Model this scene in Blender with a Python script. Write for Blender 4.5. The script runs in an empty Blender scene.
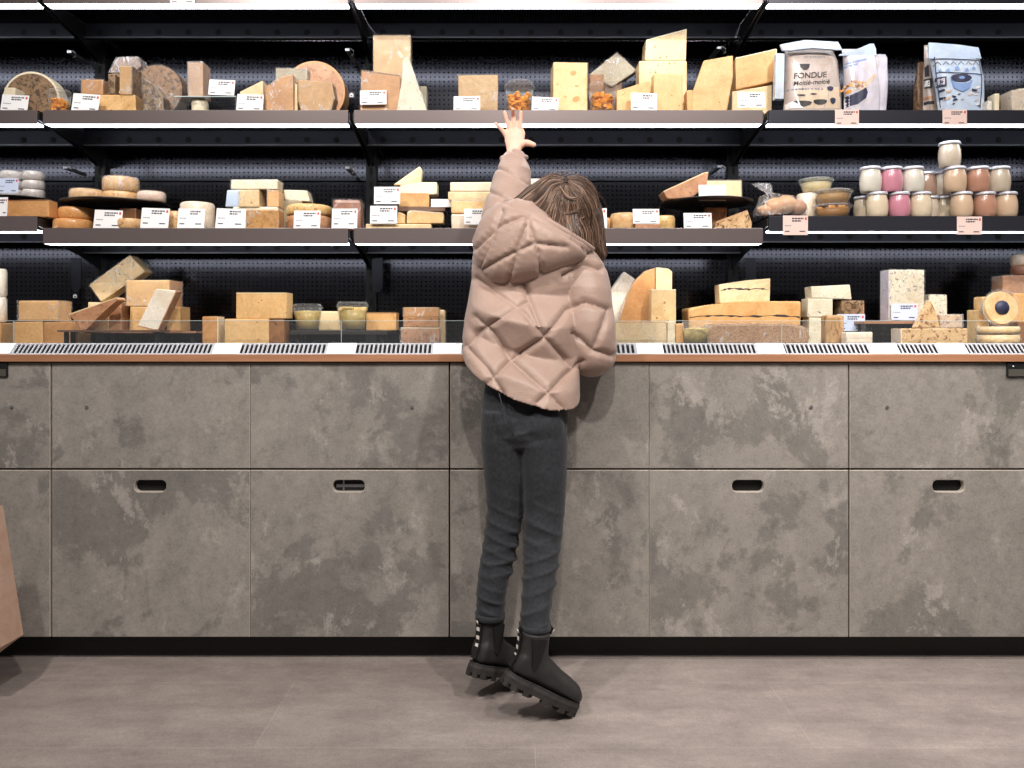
import bpy, bmesh, math, random
import numpy as np
from mathutils import Vector, Matrix, Euler

# ------------------------------------------------------------------ camera, world, lights
sc = bpy.context.scene
C = sc.collection
DC = 2.23            # camera distance to the cabinet fronts (plane Y = 0)
FP = 800.0           # focal length for a 1024 px wide picture
ZC = 0.93            # eye height
cam_d = bpy.data.cameras.new('camera')
cam = bpy.data.objects.new('camera', cam_d); C.objects.link(cam)
cam.location = (0, -DC, ZC); cam.rotation_euler = (math.pi/2, 0, 0)
cam_d.sensor_width = 36.0; cam_d.lens = FP/1024*36
cam_d.shift_x = 2/1024; cam_d.shift_y = -54/1024
cam_d.clip_start = 0.05
sc.camera = cam
sc.view_settings.view_transform = 'Standard'
sc.view_settings.look = 'None'
sc.view_settings.gamma = 1.0
sc.view_settings.use_curve_mapping = False
sc.view_settings.exposure = 0.0
world = bpy.data.worlds.new('world'); sc.world = world; world.use_nodes = True
world.node_tree.nodes['Background'].inputs[0].default_value = (1.0, 0.93, 0.88, 1)
world.node_tree.nodes['Background'].inputs[1].default_value = 0.11
LED_STRENGTH = 9.0

def spot(name, loc, target, power, angle, color, size=0.06, blend=0.6):
    l = bpy.data.lights.new(name, 'SPOT'); l.energy = power; l.spot_size = math.radians(angle)
    l.color = color; l.shadow_soft_size = size; l.spot_blend = blend
    o = bpy.data.objects.new(name, l); C.objects.link(o); o.location = loc
    o.rotation_euler = (Vector(target)-Vector(loc)).to_track_quat('-Z', 'Y').to_euler()
    return o
def area(name, loc, target, power, sx, sy, color):
    l = bpy.data.lights.new(name, 'AREA'); l.energy = power; l.shape = 'RECTANGLE'; l.size = sx; l.size_y = sy; l.color = color
    o = bpy.data.objects.new(name, l); C.objects.link(o); o.location = loc
    o.rotation_euler = (Vector(target)-Vector(loc)).to_track_quat('-Z', 'Y').to_euler()
    return o
WARM = (1.0, 0.925, 0.86)
spot('ceiling_spot', (-1.25, -1.75, 3.0), (-0.55, 0.0, 0.55), 185, 75, WARM)
spot('ceiling_spot', (1.15, -1.75, 3.0), (0.75, 0.0, 0.45), 185, 75, WARM)
spot('ceiling_spot', (0.1, -2.3, 3.0), (0.0, 0.0, 0.85), 175, 70, WARM)
spot('ceiling_spot', (1.9, -1.2, 3.0), (1.3, -0.35, 0.0), 240, 50, WARM)
area('fill_panel', (0, -2.2, 3.1), (0, -0.6, 0), 24, 3.0, 1.0, (1.0, 0.95, 0.9))  # unseen soft fill added to brighten the counter from the front

# ------------------------------------------------------------------ helpers
def P(px, py, Y):
    d = Y + DC
    return Vector(((px-510)*d/FP, Y, ZC + (330-py)*d/FP))
def WX(px, Y): return (px-510)*(Y+DC)/FP
def WZ(py, Y): return ZC + (330-py)*(Y+DC)/FP

def tag(o, label=None, cat=None, group=None, kind=None):
    if label: o['label'] = label
    if cat: o['category'] = cat
    if group: o['group'] = group
    if kind: o['kind'] = kind
    return o
def empty(name, loc):
    o = bpy.data.objects.new(name, None); C.objects.link(o); o.location = loc; o.empty_display_size = 0.05
    return o
def link(name, me, mats, parent=None, loc=(0, 0, 0), smooth=False):
    o = bpy.data.objects.new(name, me); C.objects.link(o)
    for m in (mats if isinstance(mats, (list, tuple)) else [mats]): me.materials.append(m)
    o.location = loc
    if parent: o.parent = parent
    if smooth:
        for p in me.polygons: p.use_smooth = True
    return o
class MB:
    """collects boxes, prisms and lathes in one bmesh"""
    def __init__(s): s.bm = bmesh.new()
    def box(s, x0, x1, y0, y1, z0, z1, bevel=0, mi=0):
        v = [s.bm.verts.new(p) for p in ((x0,y0,z0),(x1,y0,z0),(x1,y1,z0),(x0,y1,z0),(x0,y0,z1),(x1,y0,z1),(x1,y1,z1),(x0,y1,z1))]
        fs = [s.bm.faces.new([v[i] for i in f]) for f in ((0,3,2,1),(4,5,6,7),(0,1,5,4),(1,2,6,5),(2,3,7,6),(3,0,4,7))]
        for f in fs: f.material_index = mi
        if bevel:
            es = list({e for f in fs for e in f.edges})
            bmesh.ops.bevel(s.bm, geom=es, offset=bevel, segments=2, affect='EDGES', profile=0.6)
        return s
    def prism(s, pts, y0, y1, bevel=0, mi=0, back=1.0, seg=2):
        """pts: (x, z) outline, extruded from y0 to y1"""
        a = sum((p[0]*q[1]-q[0]*p[1]) for p, q in zip(pts, pts[1:]+pts[:1]))
        if a < 0: pts = pts[::-1]
        cx = sum(p[0] for p in pts)/len(pts); cz = min(p[1] for p in pts)
        f_ = [s.bm.verts.new((p[0], y0, p[1])) for p in pts]
        b_ = [s.bm.verts.new((cx+(p[0]-cx)*back, y1, cz+(p[1]-cz)*back)) for p in pts]
        n = len(pts)
        fs = [s.bm.faces.new(f_), s.bm.faces.new(b_[::-1])]
        for i in range(n):
            j = (i+1) % n
            fs.append(s.bm.faces.new((f_[i], b_[i], b_[j], f_[j])))
        for f in fs: f.material_index = mi
        if bevel:
            es = list({e for f in fs for e in f.edges})
            bmesh.ops.bevel(s.bm, geom=es, offset=bevel, segments=seg, affect='EDGES', profile=0.6, clamp_overlap=True)
        return s
    def lathe(s, prof, cx=0, cy=0, cz=0, n=32, mi=0, axis='z'):
        rings = []
        for r, z in prof:
            ring = []
            for k in range(n):
                a = 2*math.pi*k/n
                if axis == 'z': p = (cx+r*math.cos(a), cy+r*math.sin(a), cz+z)
                else: p = (cx+r*math.cos(a), cy+z, cz+r*math.sin(a))
                ring.append(s.bm.verts.new(p))
            rings.append(ring)
        for a_, b_ in zip(rings, rings[1:]):
            for k in range(n):
                j = (k+1) % n
                f = s.bm.faces.new((a_[k], a_[j], b_[j], b_[k])); f.material_index = mi; f.smooth = True
        for ring in (rings[0], rings[-1]):
            f = s.bm.faces.new(ring); f.material_index = mi
        return s
    def tube(s, pts, r, n=8, mi=0):
        pts = [Vector(p) for p in pts]
        rr = r if isinstance(r, (list, tuple)) else [r]*len(pts)
        rings = []
        for i, p in enumerate(pts):
            t = (pts[min(i+1, len(pts)-1)]-pts[max(i-1, 0)]).normalized()
            u = t.cross(Vector((0.13, 0.2, 1))).normalized()
            if u.length < .5: u = t.cross(Vector((1, 0, 0))).normalized()
            w = t.cross(u)
            rings.append([s.bm.verts.new(p+(u*math.cos(2*math.pi*k/n)+w*math.sin(2*math.pi*k/n))*rr[i]) for k in range(n)])
        for a_, b_ in zip(rings, rings[1:]):
            for k in range(n):
                j = (k+1) % n
                f = s.bm.faces.new((a_[k], b_[k], b_[j], a_[j])); f.material_index = mi; f.smooth = True
        for ring in (rings[0], rings[-1]):
            f = s.bm.faces.new(ring); f.material_index = mi
        return s
    def build(s, name, mats, parent=None, loc=(0, 0, 0), smooth=False, label=None):
        bmesh.ops.recalc_face_normals(s.bm, faces=s.bm.faces[:])
        me = bpy.data.meshes.new(name); s.bm.to_mesh(me); s.bm.free()
        o = link(name, me, mats, parent, loc, smooth)
        if label: o['label'] = label
        return o

# ------------------------------------------------------------------ materials
def lin(c):
    """sRGB 0-255 to linear"""
    return tuple(((v/255)/12.92 if v/255 <= 0.04045 else ((v/255+0.055)/1.055)**2.4) for v in c)+(1.0,)
class NM:
    def __init__(s, name):
        s.m = bpy.data.materials.new(name); s.m.use_nodes = True
        s.t = s.m.node_tree; s.b = s.t.nodes['Principled BSDF']; s.N = s.t.nodes; s.L = s.t.links
    def n(s, typ, **kw):
        nd = s.N.new(typ)
        for k, v in kw.items():
            if k.startswith('i_'):
                key = k[2:]
                key = int(key) if key.isdigit() else key.replace('_', ' ')
                nd.inputs[key].default_value = v
            else: setattr(nd, k, v)
        return nd
    def l(s, a, b): s.L.new(a, b)
    def ramp(s, fac, stops, interp='LINEAR'):
        r = s.N.new('ShaderNodeValToRGB'); r.color_ramp.interpolation = interp
        e = r.color_ramp.elements
        while len(e) < len(stops): e.new(0.5)
        for k, (p, c) in enumerate(stops): e[k].position = p; e[k].color = c if len(c) == 4 else tuple(c)+(1,)
        s.l(fac, r.inputs[0]); return r
    def mix(s, fac, a, b, blend='MIX'):
        m = s.N.new('ShaderNodeMix'); m.data_type = 'RGBA'; m.blend_type = blend
        for inp, v in ((m.inputs[0], fac), (m.inputs[6], a), (m.inputs[7], b)):
            if hasattr(v, 'links') or hasattr(v, 'is_output'): s.l(v, inp)
            else: inp.default_value = v
        return m.outputs[2]
    def coords(s, rand=True, scale=(1, 1, 1)):
        tc = s.N.new('ShaderNodeTexCoord'); mp = s.N.new('ShaderNodeMapping')
        s.l(tc.outputs['Object'], mp.inputs[0]); mp.inputs['Scale'].default_value = scale
        if rand:
            oi = s.N.new('ShaderNodeObjectInfo'); mu = s.N.new('ShaderNodeMath'); mu.operation = 'MULTIPLY'; mu.inputs[1].default_value = 37.0
            s.l(oi.outputs['Random'], mu.inputs[0])
            cb = s.N.new('ShaderNodeCombineXYZ')
            for k in range(3): s.l(mu.outputs[0], cb.inputs[k])
            s.l(cb.outputs[0], mp.inputs['Location'])
        return mp.outputs[0]
    def noise(s, co, scale, detail=4, rough=0.55, dist=0.0):
        nd = s.n('ShaderNodeTexNoise'); s.l(co, nd.inputs['Vector'])
        nd.inputs['Scale'].default_value = scale; nd.inputs['Detail'].default_value = detail
        nd.inputs['Roughness'].default_value = rough; nd.inputs['Distortion'].default_value = dist
        return nd.outputs['Fac']
    def bump(s, h, strength=0.3, dist=0.002):
        b = s.n('ShaderNodeBump'); s.l(h, b.inputs['Height']); b.inputs['Strength'].default_value = strength; b.inputs['Distance'].default_value = dist
        s.l(b.outputs[0], s.b.inputs['Normal']); return b
    def set(s, rough=None, metal=None, spec=None, coat=None, coat_rough=None, color=None):
        for k, v in (('Roughness', rough), ('Metallic', metal), ('Specular IOR Level', spec), ('Coat Weight', coat), ('Coat Roughness', coat_rough), ('Base Color', color)):
            if v is not None: s.b.inputs[k].default_value = v
        return s

def plain(name, rgb, rough=0.5, metal=0.0, spec=0.5, coat=0.0, var=0.0, vscale=60):
    m = NM(name); m.set(rough, metal, spec, coat, 0.1, lin(rgb))
    co = m.coords()
    nz = m.noise(co, vscale, 4)
    if var > 0:
        c = lin(rgb); lo = tuple(v*(1-var) for v in c[:3])+(1,); hi = tuple(min(1, v*(1+var)) for v in c[:3])+(1,)
        r = m.ramp(nz, [(0.3, lo), (0.7, hi)]); m.l(r.outputs[0], m.b.inputs['Base Color'])
    m.bump(nz, 0.08, 0.001)
    return m.m

def concrete_mat(name='concrete_laminate', dark=False):
    m = NM(name); co = m.coords()
    sep = m.n('ShaderNodeSeparateXYZ'); m.l(co, sep.inputs[0])
    big = m.noise(co, 3.4, 10, 0.68, 0.25)
    mid = m.noise(co, 9, 6, 0.6, 0.3)
    fine = m.noise(co, 190, 3, 0.8); med = m.noise(co, 34, 8, 0.78)
    cs = m.coords(scale=(1, 1, 0.35)); strk = m.noise(cs, 7, 6, 0.65)
    A, B, D, E = lin((146, 141, 136)), lin((133, 129, 124)), lin((119, 116, 112)), lin((159, 154, 149))
    base = m.ramp(mid, [(0.3, B), (0.7, A)]).outputs[0]
    patch = m.ramp(big, [(0.0, (0, 0, 0, 1)), (0.52, (0, 0, 0, 1)), (0.56, (1, 1, 1, 1)), (1, (1, 1, 1, 1))]).outputs[0]
    c1 = m.mix(patch, base, D)
    pf = m.N.new('ShaderNodeMath'); pf.operation = 'MULTIPLY'; pf.inputs[1].default_value = 0.85
    m.L.remove(c1.links[0]) if c1.links else None
    big2 = m.noise(m.coords(scale=(1.3, 1.3, 0.9)), 5.5, 10, 0.78, 0.25)
    p2 = m.ramp(big2, [(0.0, (0, 0, 0, 1)), (0.56, (0, 0, 0, 1)), (0.60, (0.8, 0.8, 0.8, 1)), (1, (0.8, 0.8, 0.8, 1))]).outputs[0]
    c2 = m.mix(p2, c1, E)
    st = m.ramp(strk, [(0.35, (0.90, 0.90, 0.90, 1)), (0.65, (1.08, 1.07, 1.06, 1))]).outputs[0]
    c3 = m.mix(1.0, c2, st, 'MULTIPLY')
    md = m.ramp(med, [(0.36, (0.84, 0.84, 0.84, 1)), (0.5, (1, 1, 1, 1)), (0.66, (1.10, 1.10, 1.10, 1))]).outputs[0]
    c3 = m.mix(1.0, c3, md, 'MULTIPLY')
    fn = m.ramp(fine, [(0.35, (0.84, 0.84, 0.84, 1)), (0.6, (1.07, 1.07, 1.07, 1))]).outputs[0]
    c4 = m.mix(1.0, c3, fn, 'MULTIPLY')
    m.l(c4, m.b.inputs['Base Color']); m.set(0.55, 0, 0.35)
    m.bump(fine, 0.1, 0.001)
    return m.m

def floor_mat():
    m = NM('grey_vinyl_planks'); co = m.coords(rand=False)
    br = m.n('ShaderNodeTexBrick'); m.l(co, br.inputs['Vector'])
    br.offset = 0.5; br.inputs['Scale'].default_value = 1.0
    br.inputs['Brick Width'].default_value = 1.25; br.inputs['Row Height'].default_value = 0.33
    br.inputs['Mortar Size'].default_value = 0.0012; br.inputs['Mortar Smooth'].default_value = 0.4
    br.inputs['Color1'].default_value = lin((146, 137, 133)); br.inputs['Color2'].default_value = lin((136, 127, 123)); br.inputs['Mortar'].default_value = lin((158, 150, 145))
    mp = m.n('ShaderNodeMapping'); m.l(co, mp.inputs[0]); mp.inputs['Location'].default_value = (0.57, 0.12, 0); m.l(mp.outputs[0], br.inputs['Vector'])
    cs = m.coords(rand=False, scale=(0.35, 1.6, 1)); st = m.noise(cs, 9, 7, 0.65, 0.3)
    r = m.ramp(st, [(0.3, (0.82, 0.82, 0.82, 1)), (0.7, (1.14, 1.14, 1.13, 1))]).outputs[0]
    c = m.mix(1.0, br.outputs['Color'], r, 'MULTIPLY')
    fn = m.noise(co, 220, 3, 0.7); f = m.ramp(fn, [(0.35, (0.85, 0.85, 0.85, 1)), (0.65, (1.1, 1.1, 1.1, 1))]).outputs[0]
    c = m.mix(1.0, c, f, 'MULTIPLY'); m.l(c, m.b.inputs['Base Color'])
    mot = m.noise(m.coords(rand=False, scale=(0.8, 1.2, 1)), 7, 9, 0.72, 0.3)
    mr = m.ramp(mot, [(0.35, (0.83, 0.82, 0.83, 1)), (0.65, (1.12, 1.11, 1.10, 1))]).outputs[0]
    c = m.mix(1.0, c, mr, 'MULTIPLY'); m.l(c, m.b.inputs['Base Color'])
    md = m.noise(co, 60, 6, 0.8); mm = m.ramp(md, [(0.35, (0.88, 0.88, 0.88, 1)), (0.65, (1.09, 1.09, 1.09, 1))]).outputs[0]
    c = m.mix(1.0, c, mm, 'MULTIPLY'); m.l(c, m.b.inputs['Base Color'])
    m.set(0.42, 0, 0.45); m.bump(fn, 0.15, 0.001)
    return m.m

def perforated_mat(name='perforated_black_steel', pitch=0.0158, hole=0.0026, rgb=(72, 73, 80)):
    m = NM(name); co = m.coords(rand=False)
    md = m.n('ShaderNodeVectorMath', operation='MODULO')
    ad = m.n('ShaderNodeVectorMath', operation='ADD'); m.l(co, ad.inputs[0]); ad.inputs[1].default_value = (10*pitch*100, 0, 10*pitch*100)
    m.l(ad.outputs[0], md.inputs[0]); md.inputs[1].default_value = (pitch, 1000.0, pitch)
    sb = m.n('ShaderNodeVectorMath', operation='SUBTRACT'); m.l(md.outputs[0], sb.inputs[0]); sb.inputs[1].default_value = (pitch/2, 0, pitch/2)
    ml = m.n('ShaderNodeVectorMath', operation='MULTIPLY'); m.l(sb.outputs[0], ml.inputs[0]); ml.inputs[1].default_value = (1, 0, 1)
    ln = m.n('ShaderNodeVectorMath', operation='LENGTH'); m.l(ml.outputs[0], ln.inputs[0])
    lt = m.n('ShaderNodeMath', operation='LESS_THAN'); m.l(ln.outputs['Value'], lt.inputs[0]); lt.inputs[1].default_value = hole
    c = m.mix(lt.outputs[0], lin(rgb), lin((6, 6, 8))); m.l(c, m.b.inputs['Base Color'])
    mt = m.n('ShaderNodeMath', operation='SUBTRACT'); mt.inputs[0].default_value = 1.0; m.l(lt.outputs[0], mt.inputs[1])
    mu = m.n('ShaderNodeMath', operation='MULTIPLY'); m.l(mt.outputs[0], mu.inputs[0]); mu.inputs[1].default_value = 0.97
    m.l(mu.outputs[0], m.b.inputs['Metallic'])
    sp = m.n('ShaderNodeMath', operation='MULTIPLY'); m.l(mt.outputs[0], sp.inputs[0]); sp.inputs[1].default_value = 0.5
    m.l(sp.outputs[0], m.b.inputs['Specular IOR Level'])
    m.set(rough=0.17)
    return m.m

def wood_mat(name, a, b, scale=(1.0, 20, 20), rough=0.5):
    m = NM(name); co = m.coords(scale=scale); nz = m.noise(co, 3, 6, 0.6, 0.5)
    r = m.ramp(nz, [(0.3, lin(a)), (0.7, lin(b))]); m.l(r.outputs[0], m.b.inputs['Base Color']); m.set(rough)
    m.bump(nz, 0.1, 0.001); return m.m

def film_mat(name, rgb=(255, 255, 255), amount=0.22, rough=0.12, bscale=60, bstr=0.9):
    m = NM(name); t = m.t
    out = m.N['Material Output']
    co = m.coords(); nz = m.noise(co, bscale, 5, 0.6, 1.2)
    tr = m.n('ShaderNodeBsdfTransparent'); tr.inputs[0].default_value = (0.96, 0.96, 0.96, 1)
    m.b.inputs['Base Color'].default_value = lin(rgb); m.b.inputs['Roughness'].default_value = rough
    m.bump(nz, bstr, 0.006)
    m.b.inputs['Specular IOR Level'].default_value = 1.0
    mx = m.n('ShaderNodeMixShader')
    # whitish creases where the film folds, with streaky highlights painted in as white
    n2 = m.noise(m.coords(scale=(1, 1, 0.55)), bscale*0.38, 3, 0.5, 1.2); hi = min(0.85, 0.35+amount*2)
    r = m.ramp(n2, [(0.0, (amount*0.5,)*3+(1,)), (0.47, (amount*0.6,)*3+(1,)), (0.50, (hi, hi, hi, 1)), (0.53, (amount*0.6,)*3+(1,)), (0.64, (amount,)*3+(1,)), (0.67, (hi*.9,)*3+(1,)), (0.70, (amount,)*3+(1,))])
    n3 = m.noise(co, 16, 3, 0.5); k3 = m.ramp(n3, [(0.46, (amount*0.6,)*3+(1,)), (0.60, (1, 1, 1, 1))]); cr = m.n('ShaderNodeMath', operation='MULTIPLY'); m.l(r.outputs[0], cr.inputs[0]); m.l(k3.outputs[0], cr.inputs[1])
    mx2 = m.n('ShaderNodeMath', operation='MAXIMUM'); m.l(cr.outputs[0], mx2.inputs[0]); mx2.inputs[1].default_value = amount*0.6
    m.l(mx2.outputs[0], mx.inputs[0]); m.l(tr.outputs[0], mx.inputs[1]); m.l(m.b.outputs[0], mx.inputs[2]); m.l(mx.outputs[0], out.inputs[0])
    return m.m

def glass_mat(name, amount=0.10, rough=0.03, rgb=(235, 240, 245), edge=0.6):
    m = NM(name); out = m.N['Material Output']
    tr = m.n('ShaderNodeBsdfTransparent'); tr.inputs[0].default_value = (0.97, 0.98, 0.98, 1)
    m.set(rough, 0, 0.8, color=lin(rgb))
    fr = m.n('ShaderNodeLayerWeight'); fr.inputs[0].default_value = 0.5
    pw = m.n('ShaderNodeMath', operation='POWER'); m.l(fr.outputs['Facing'], pw.inputs[0]); pw.inputs[1].default_value = 4.0
    ml = m.n('ShaderNodeMath', operation='MULTIPLY'); m.l(pw.outputs[0], ml.inputs[0]); ml.inputs[1].default_value = edge
    ad = m.n('ShaderNodeMath', operation='ADD'); m.l(ml.outputs[0], ad.inputs[0]); ad.inputs[1].default_value = amount; ad.use_clamp = True
    mx = m.n('ShaderNodeMixShader'); m.l(ad.outputs[0], mx.inputs[0]); m.l(tr.outputs[0], mx.inputs[1]); m.l(m.b.outputs[0], mx.inputs[2]); m.l(mx.outputs[0], out.inputs[0])
    return m.m

def emit_mat(name, col, strength):
    m = NM(name); m.b.inputs['Emission Color'].default_value = col; m.b.inputs['Emission Strength'].default_value = strength
    m.set(0.5, color=(0.8, 0.8, 0.8, 1)); return m.m

M = {}
M['concrete'] = concrete_mat()
M['edge'] = plain('lit_laminate_edge', (168, 160, 150), 0.5, var=0.1)  # lighter tone stands in for light caught on the bevelled panel edges
M['floor'] = floor_mat()
M['perf'] = perforated_mat()
M['perf_fine'] = perforated_mat('perforated_shelf_underside', 0.0085, 0.0022, (52, 54, 60))
M['black'] = plain('black_powder_coat', (22, 23, 26), 0.45, 0.0, 0.5)
M['black_metal'] = plain('black_metal', (50, 52, 60), 0.35, 0.7)
M['lit_lip'] = plain('grey_lit_lip', (120, 122, 130), 0.35, 0.6)  # lighter grey paints the lit line along the beam's bottom
M['void'] = plain('dark_cavity', (8, 8, 9), 0.8)
M['kick'] = plain('black_plinth', (20, 19, 19), 0.7, var=0.5, vscale=300)
M['fascia'] = plain('brown_grey_fascia', (118, 108, 108), 0.33, 0.5)
M['fascia_dark'] = plain('anthracite_fascia', (52, 53, 62), 0.4, 0.5)
M['led'] = emit_mat('led_diffuser', (0.93, 0.95, 1.0, 1), LED_STRENGTH)
M['oak'] = wood_mat('oak_edge', (150, 104, 76), (176, 128, 96))
M['strip_grey'] = plain('light_grey_grille', (176, 178, 184), 0.4, 0.3)
M['glass'] = glass_mat('clear_glass', 0.025, rgb=(200, 205, 210))
M['glass_edge'] = plain('glass_edge', (190, 205, 205), 0.2)
M['steel'] = plain('brushed_steel', (185, 185, 190), 0.3, 0.9)
M['white'] = plain('white_card', (238, 238, 240), 0.55)
M['plaster'] = plain('painted_wall', (120, 114, 110), 0.8)

# ------------------------------------------------------------------ the setting
def structure(o): o['kind'] = 'structure'; return o
structure(MB().box(-4, 4, -4.5, 0.62, -0.05, 0).build('floor', M['floor']))
w = MB()
YB = 0.55
zs = [WZ(343+20, YB)] + [WZ(y, YB) for y in (181.5, 17)] + [2.35]
for a, b in zip(zs, zs[1:]): w.box(-3.4, 3.4, YB, YB+0.02, a+0.0025, b-0.0025)
structure(w.build('wall_back', M['perf']))
structure(MB().box(-3.5, 3.5, 0.58, 0.66, 0, 2.6).build('trim_back', M['void']))
structure(MB().box(-3.3, 3.3, 0.055, 0.075, 0, 0.075).build('baseboard_front', M['kick']))

# ------------------------------------------------------------------ base cabinets
PX = [51-400, 51, 449.4, 849, 849+400]
def panel_mesh(w_, z0, z1, slot):
    """front panel, local x 0..w, slot: cut-out handle at centre x, z"""
    bm = bmesh.new()
    def loop(pts):
        vs = [bm.verts.new((x, 0, z)) for x, z in pts]
        return [bm.edges.new((vs[i], vs[(i+1) % len(vs)])) for i in range(len(vs))]
    es = loop([(0, z0), (w_, z0), (w_, z1), (0, z1)])
    if slot:
        cx, cz, hw, hh = slot; r = 0.014; pts = []
        for (sx, sz, a0) in ((1, 1, 0), (-1, 1, 90), (-1, -1, 180), (1, -1, 270)):
            for k in range(6):
                a = math.radians(a0+k*18); pts.append((cx+sx*(hw-r)+r*math.cos(a), cz+sz*(hh-r)+r*math.sin(a)))
        es += loop(pts)
    bmesh.ops.triangle_fill(bm, edges=es, use_beauty=True)
    r_ = bmesh.ops.extrude_face_region(bm, geom=bm.faces[:])
    bmesh.ops.translate(bm, verts=[v for v in r_['geom'] if isinstance(v, bmesh.types.BMVert)], vec=(0, 0.018, 0))
    bmesh.ops.recalc_face_normals(bm, faces=bm.faces[:])
    rim = [e for e in bm.edges if abs(e.verts[0].co.y) < 1e-6 and abs(e.verts[1].co.y) < 1e-6 and len(e.link_faces) == 2 and abs(e.link_faces[0].normal.dot(e.link_faces[1].normal)) < 0.5]
    bmesh.ops.bevel(bm, geom=rim, offset=0.0014, segments=1, affect='EDGES')
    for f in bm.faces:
        if abs(f.normal.y) < 0.95: f.material_index = 1  # bevels and sides take the painted-light edge tone
    me = bpy.data.meshes.new('front_panel'); bm.to_mesh(me); bm.free(); return me
cab_labels = ['concrete-look base cabinet at the left end, behind the paper bag',
              'concrete-look base cabinet with two slot handles, left of the child',
              'concrete-look base cabinet directly behind the child in the pink jacket',
              'concrete-look base cabinet at the right end with one small display at its top']
for i in range(4):
    x0, x1 = WX(PX[i], 0), WX(PX[i+1], 0)
    root = empty('base_cabinet', ((x0+x1)/2, 0.2, 0.0))
    tag(root, cab_labels[i], 'cabinet', 'concrete-look base cabinets under the counter')
    W = x1-x0; hw = W/2; oy = -0.2
    b = MB()
    b.box(-hw, hw, oy+0.02, 0.28, 0.074, 0.09); b.box(-hw, hw, oy+0.02, 0.28, 0.80, 0.838)
    b.box(-hw, -hw+.016, oy+0.02, 0.28, 0.09, 0.80); b.box(hw-.016, hw, oy+0.02, 0.28, 0.09, 0.80); b.box(-hw, hw, 0.27, 0.28, 0.09, 0.80)
    b.box(-0.008, 0.008, oy+0.02, 0.27, 0.09, 0.80)
    b.build('carcass', M['void'], root)
    for k in range(2):
        xa = -hw+0.0025 if k == 0 else 0.0008
        xb = -0.0008 if k == 0 else hw-0.0025
        wz = WZ
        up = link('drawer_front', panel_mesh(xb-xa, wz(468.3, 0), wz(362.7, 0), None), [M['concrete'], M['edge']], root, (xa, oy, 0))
        cx = (xb-xa)/2
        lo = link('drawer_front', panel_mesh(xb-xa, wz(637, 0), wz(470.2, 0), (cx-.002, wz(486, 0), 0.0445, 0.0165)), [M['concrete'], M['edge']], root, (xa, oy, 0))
        MB().box(cx-.05, cx+.05, 0.020, 0.045, wz(492, 0), wz(480, 0)).build('handle_recess', M['void'], lo)
        if i == 1 and k == 1:
            q = MB(); q.box(cx-.04, cx+.04, 0.0185, 0.0205, wz(488.5, 0), wz(485.5, 0)); q.box(cx-.022, cx-.018, 0.018, 0.0205, wz(491, 0), wz(481, 0)); q.build('drawer_rail', M['steel'], lo)
        # little screw on the upper fronts
        sx = {(0, 1): 12, (1, 0): 87, (1, 1): 412, (2, 1): 811, (3, 0): 887}.get((i, k))
        if sx:
            q = MB(); q.lathe([(0.0045, 0), (0.0045, 0.002), (0.003, 0.003)], n=12, axis='y')
            o = q.build('screw', M['steel'], up, (WX(sx, 0)-(x0+x1)/2-xa, -0.003, wz(407, 0)))
    if i in (0, 3):
        px0, px1 = ((-12, 8.5) if i == 0 else (1006, 1026))
        xm = (x0+x1)/2
        q = MB(); q.box(WX(px0, 0)-xm, WX(px1, 0)-xm, oy-0.006, oy+0.001, WZ(376.5, 0), WZ(362.5, 0), 0.0015)
        dm = q.build('display_housing', M['black'], root)
        q = MB(); q.box(WX(px0+1, 0)-xm, WX(px1-1, 0)-xm, oy-0.0075, oy-0.005, WZ(376, 0), WZ(369, 0)); q.build('display_window', plain('display_window', (78, 76, 70), 0.3), dm)
        q = MB(); q.lathe([(0.002, -0.002), (0.002, 0)], WX(px0+5.5, 0)-xm, oy-0.0065, WZ(366, 0), n=10, axis='y'); q.build('indicator', M['white'], dm)

# counter: oak edge board
o = MB().box(-3.2, 3.2, -0.012, 0.004, WZ(361.5, 0), WZ(354.3, 0), 0.0012).build('counter_edge', M['oak'])
tag(o, 'long oak edging board running along the front of the counter', 'counter edge')
# deck
dk = empty('display_deck', (0, 0.3, 0.885)); tag(dk, 'black bottom deck of the refrigerated cheese display above the cabinets', 'display deck')
ZD = 0.885
q = MB(); q.box(-3.2, 3.2, 0.045-0.3, 0.54-0.3, -0.012, 0); q.build('tray', M['black'], dk)
q = MB(); q.box(-3.2, 3.2, 0.045-0.3, 0.54-0.3, -0.045, -0.012); q.build('base_plate', M['void'], dk)

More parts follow.
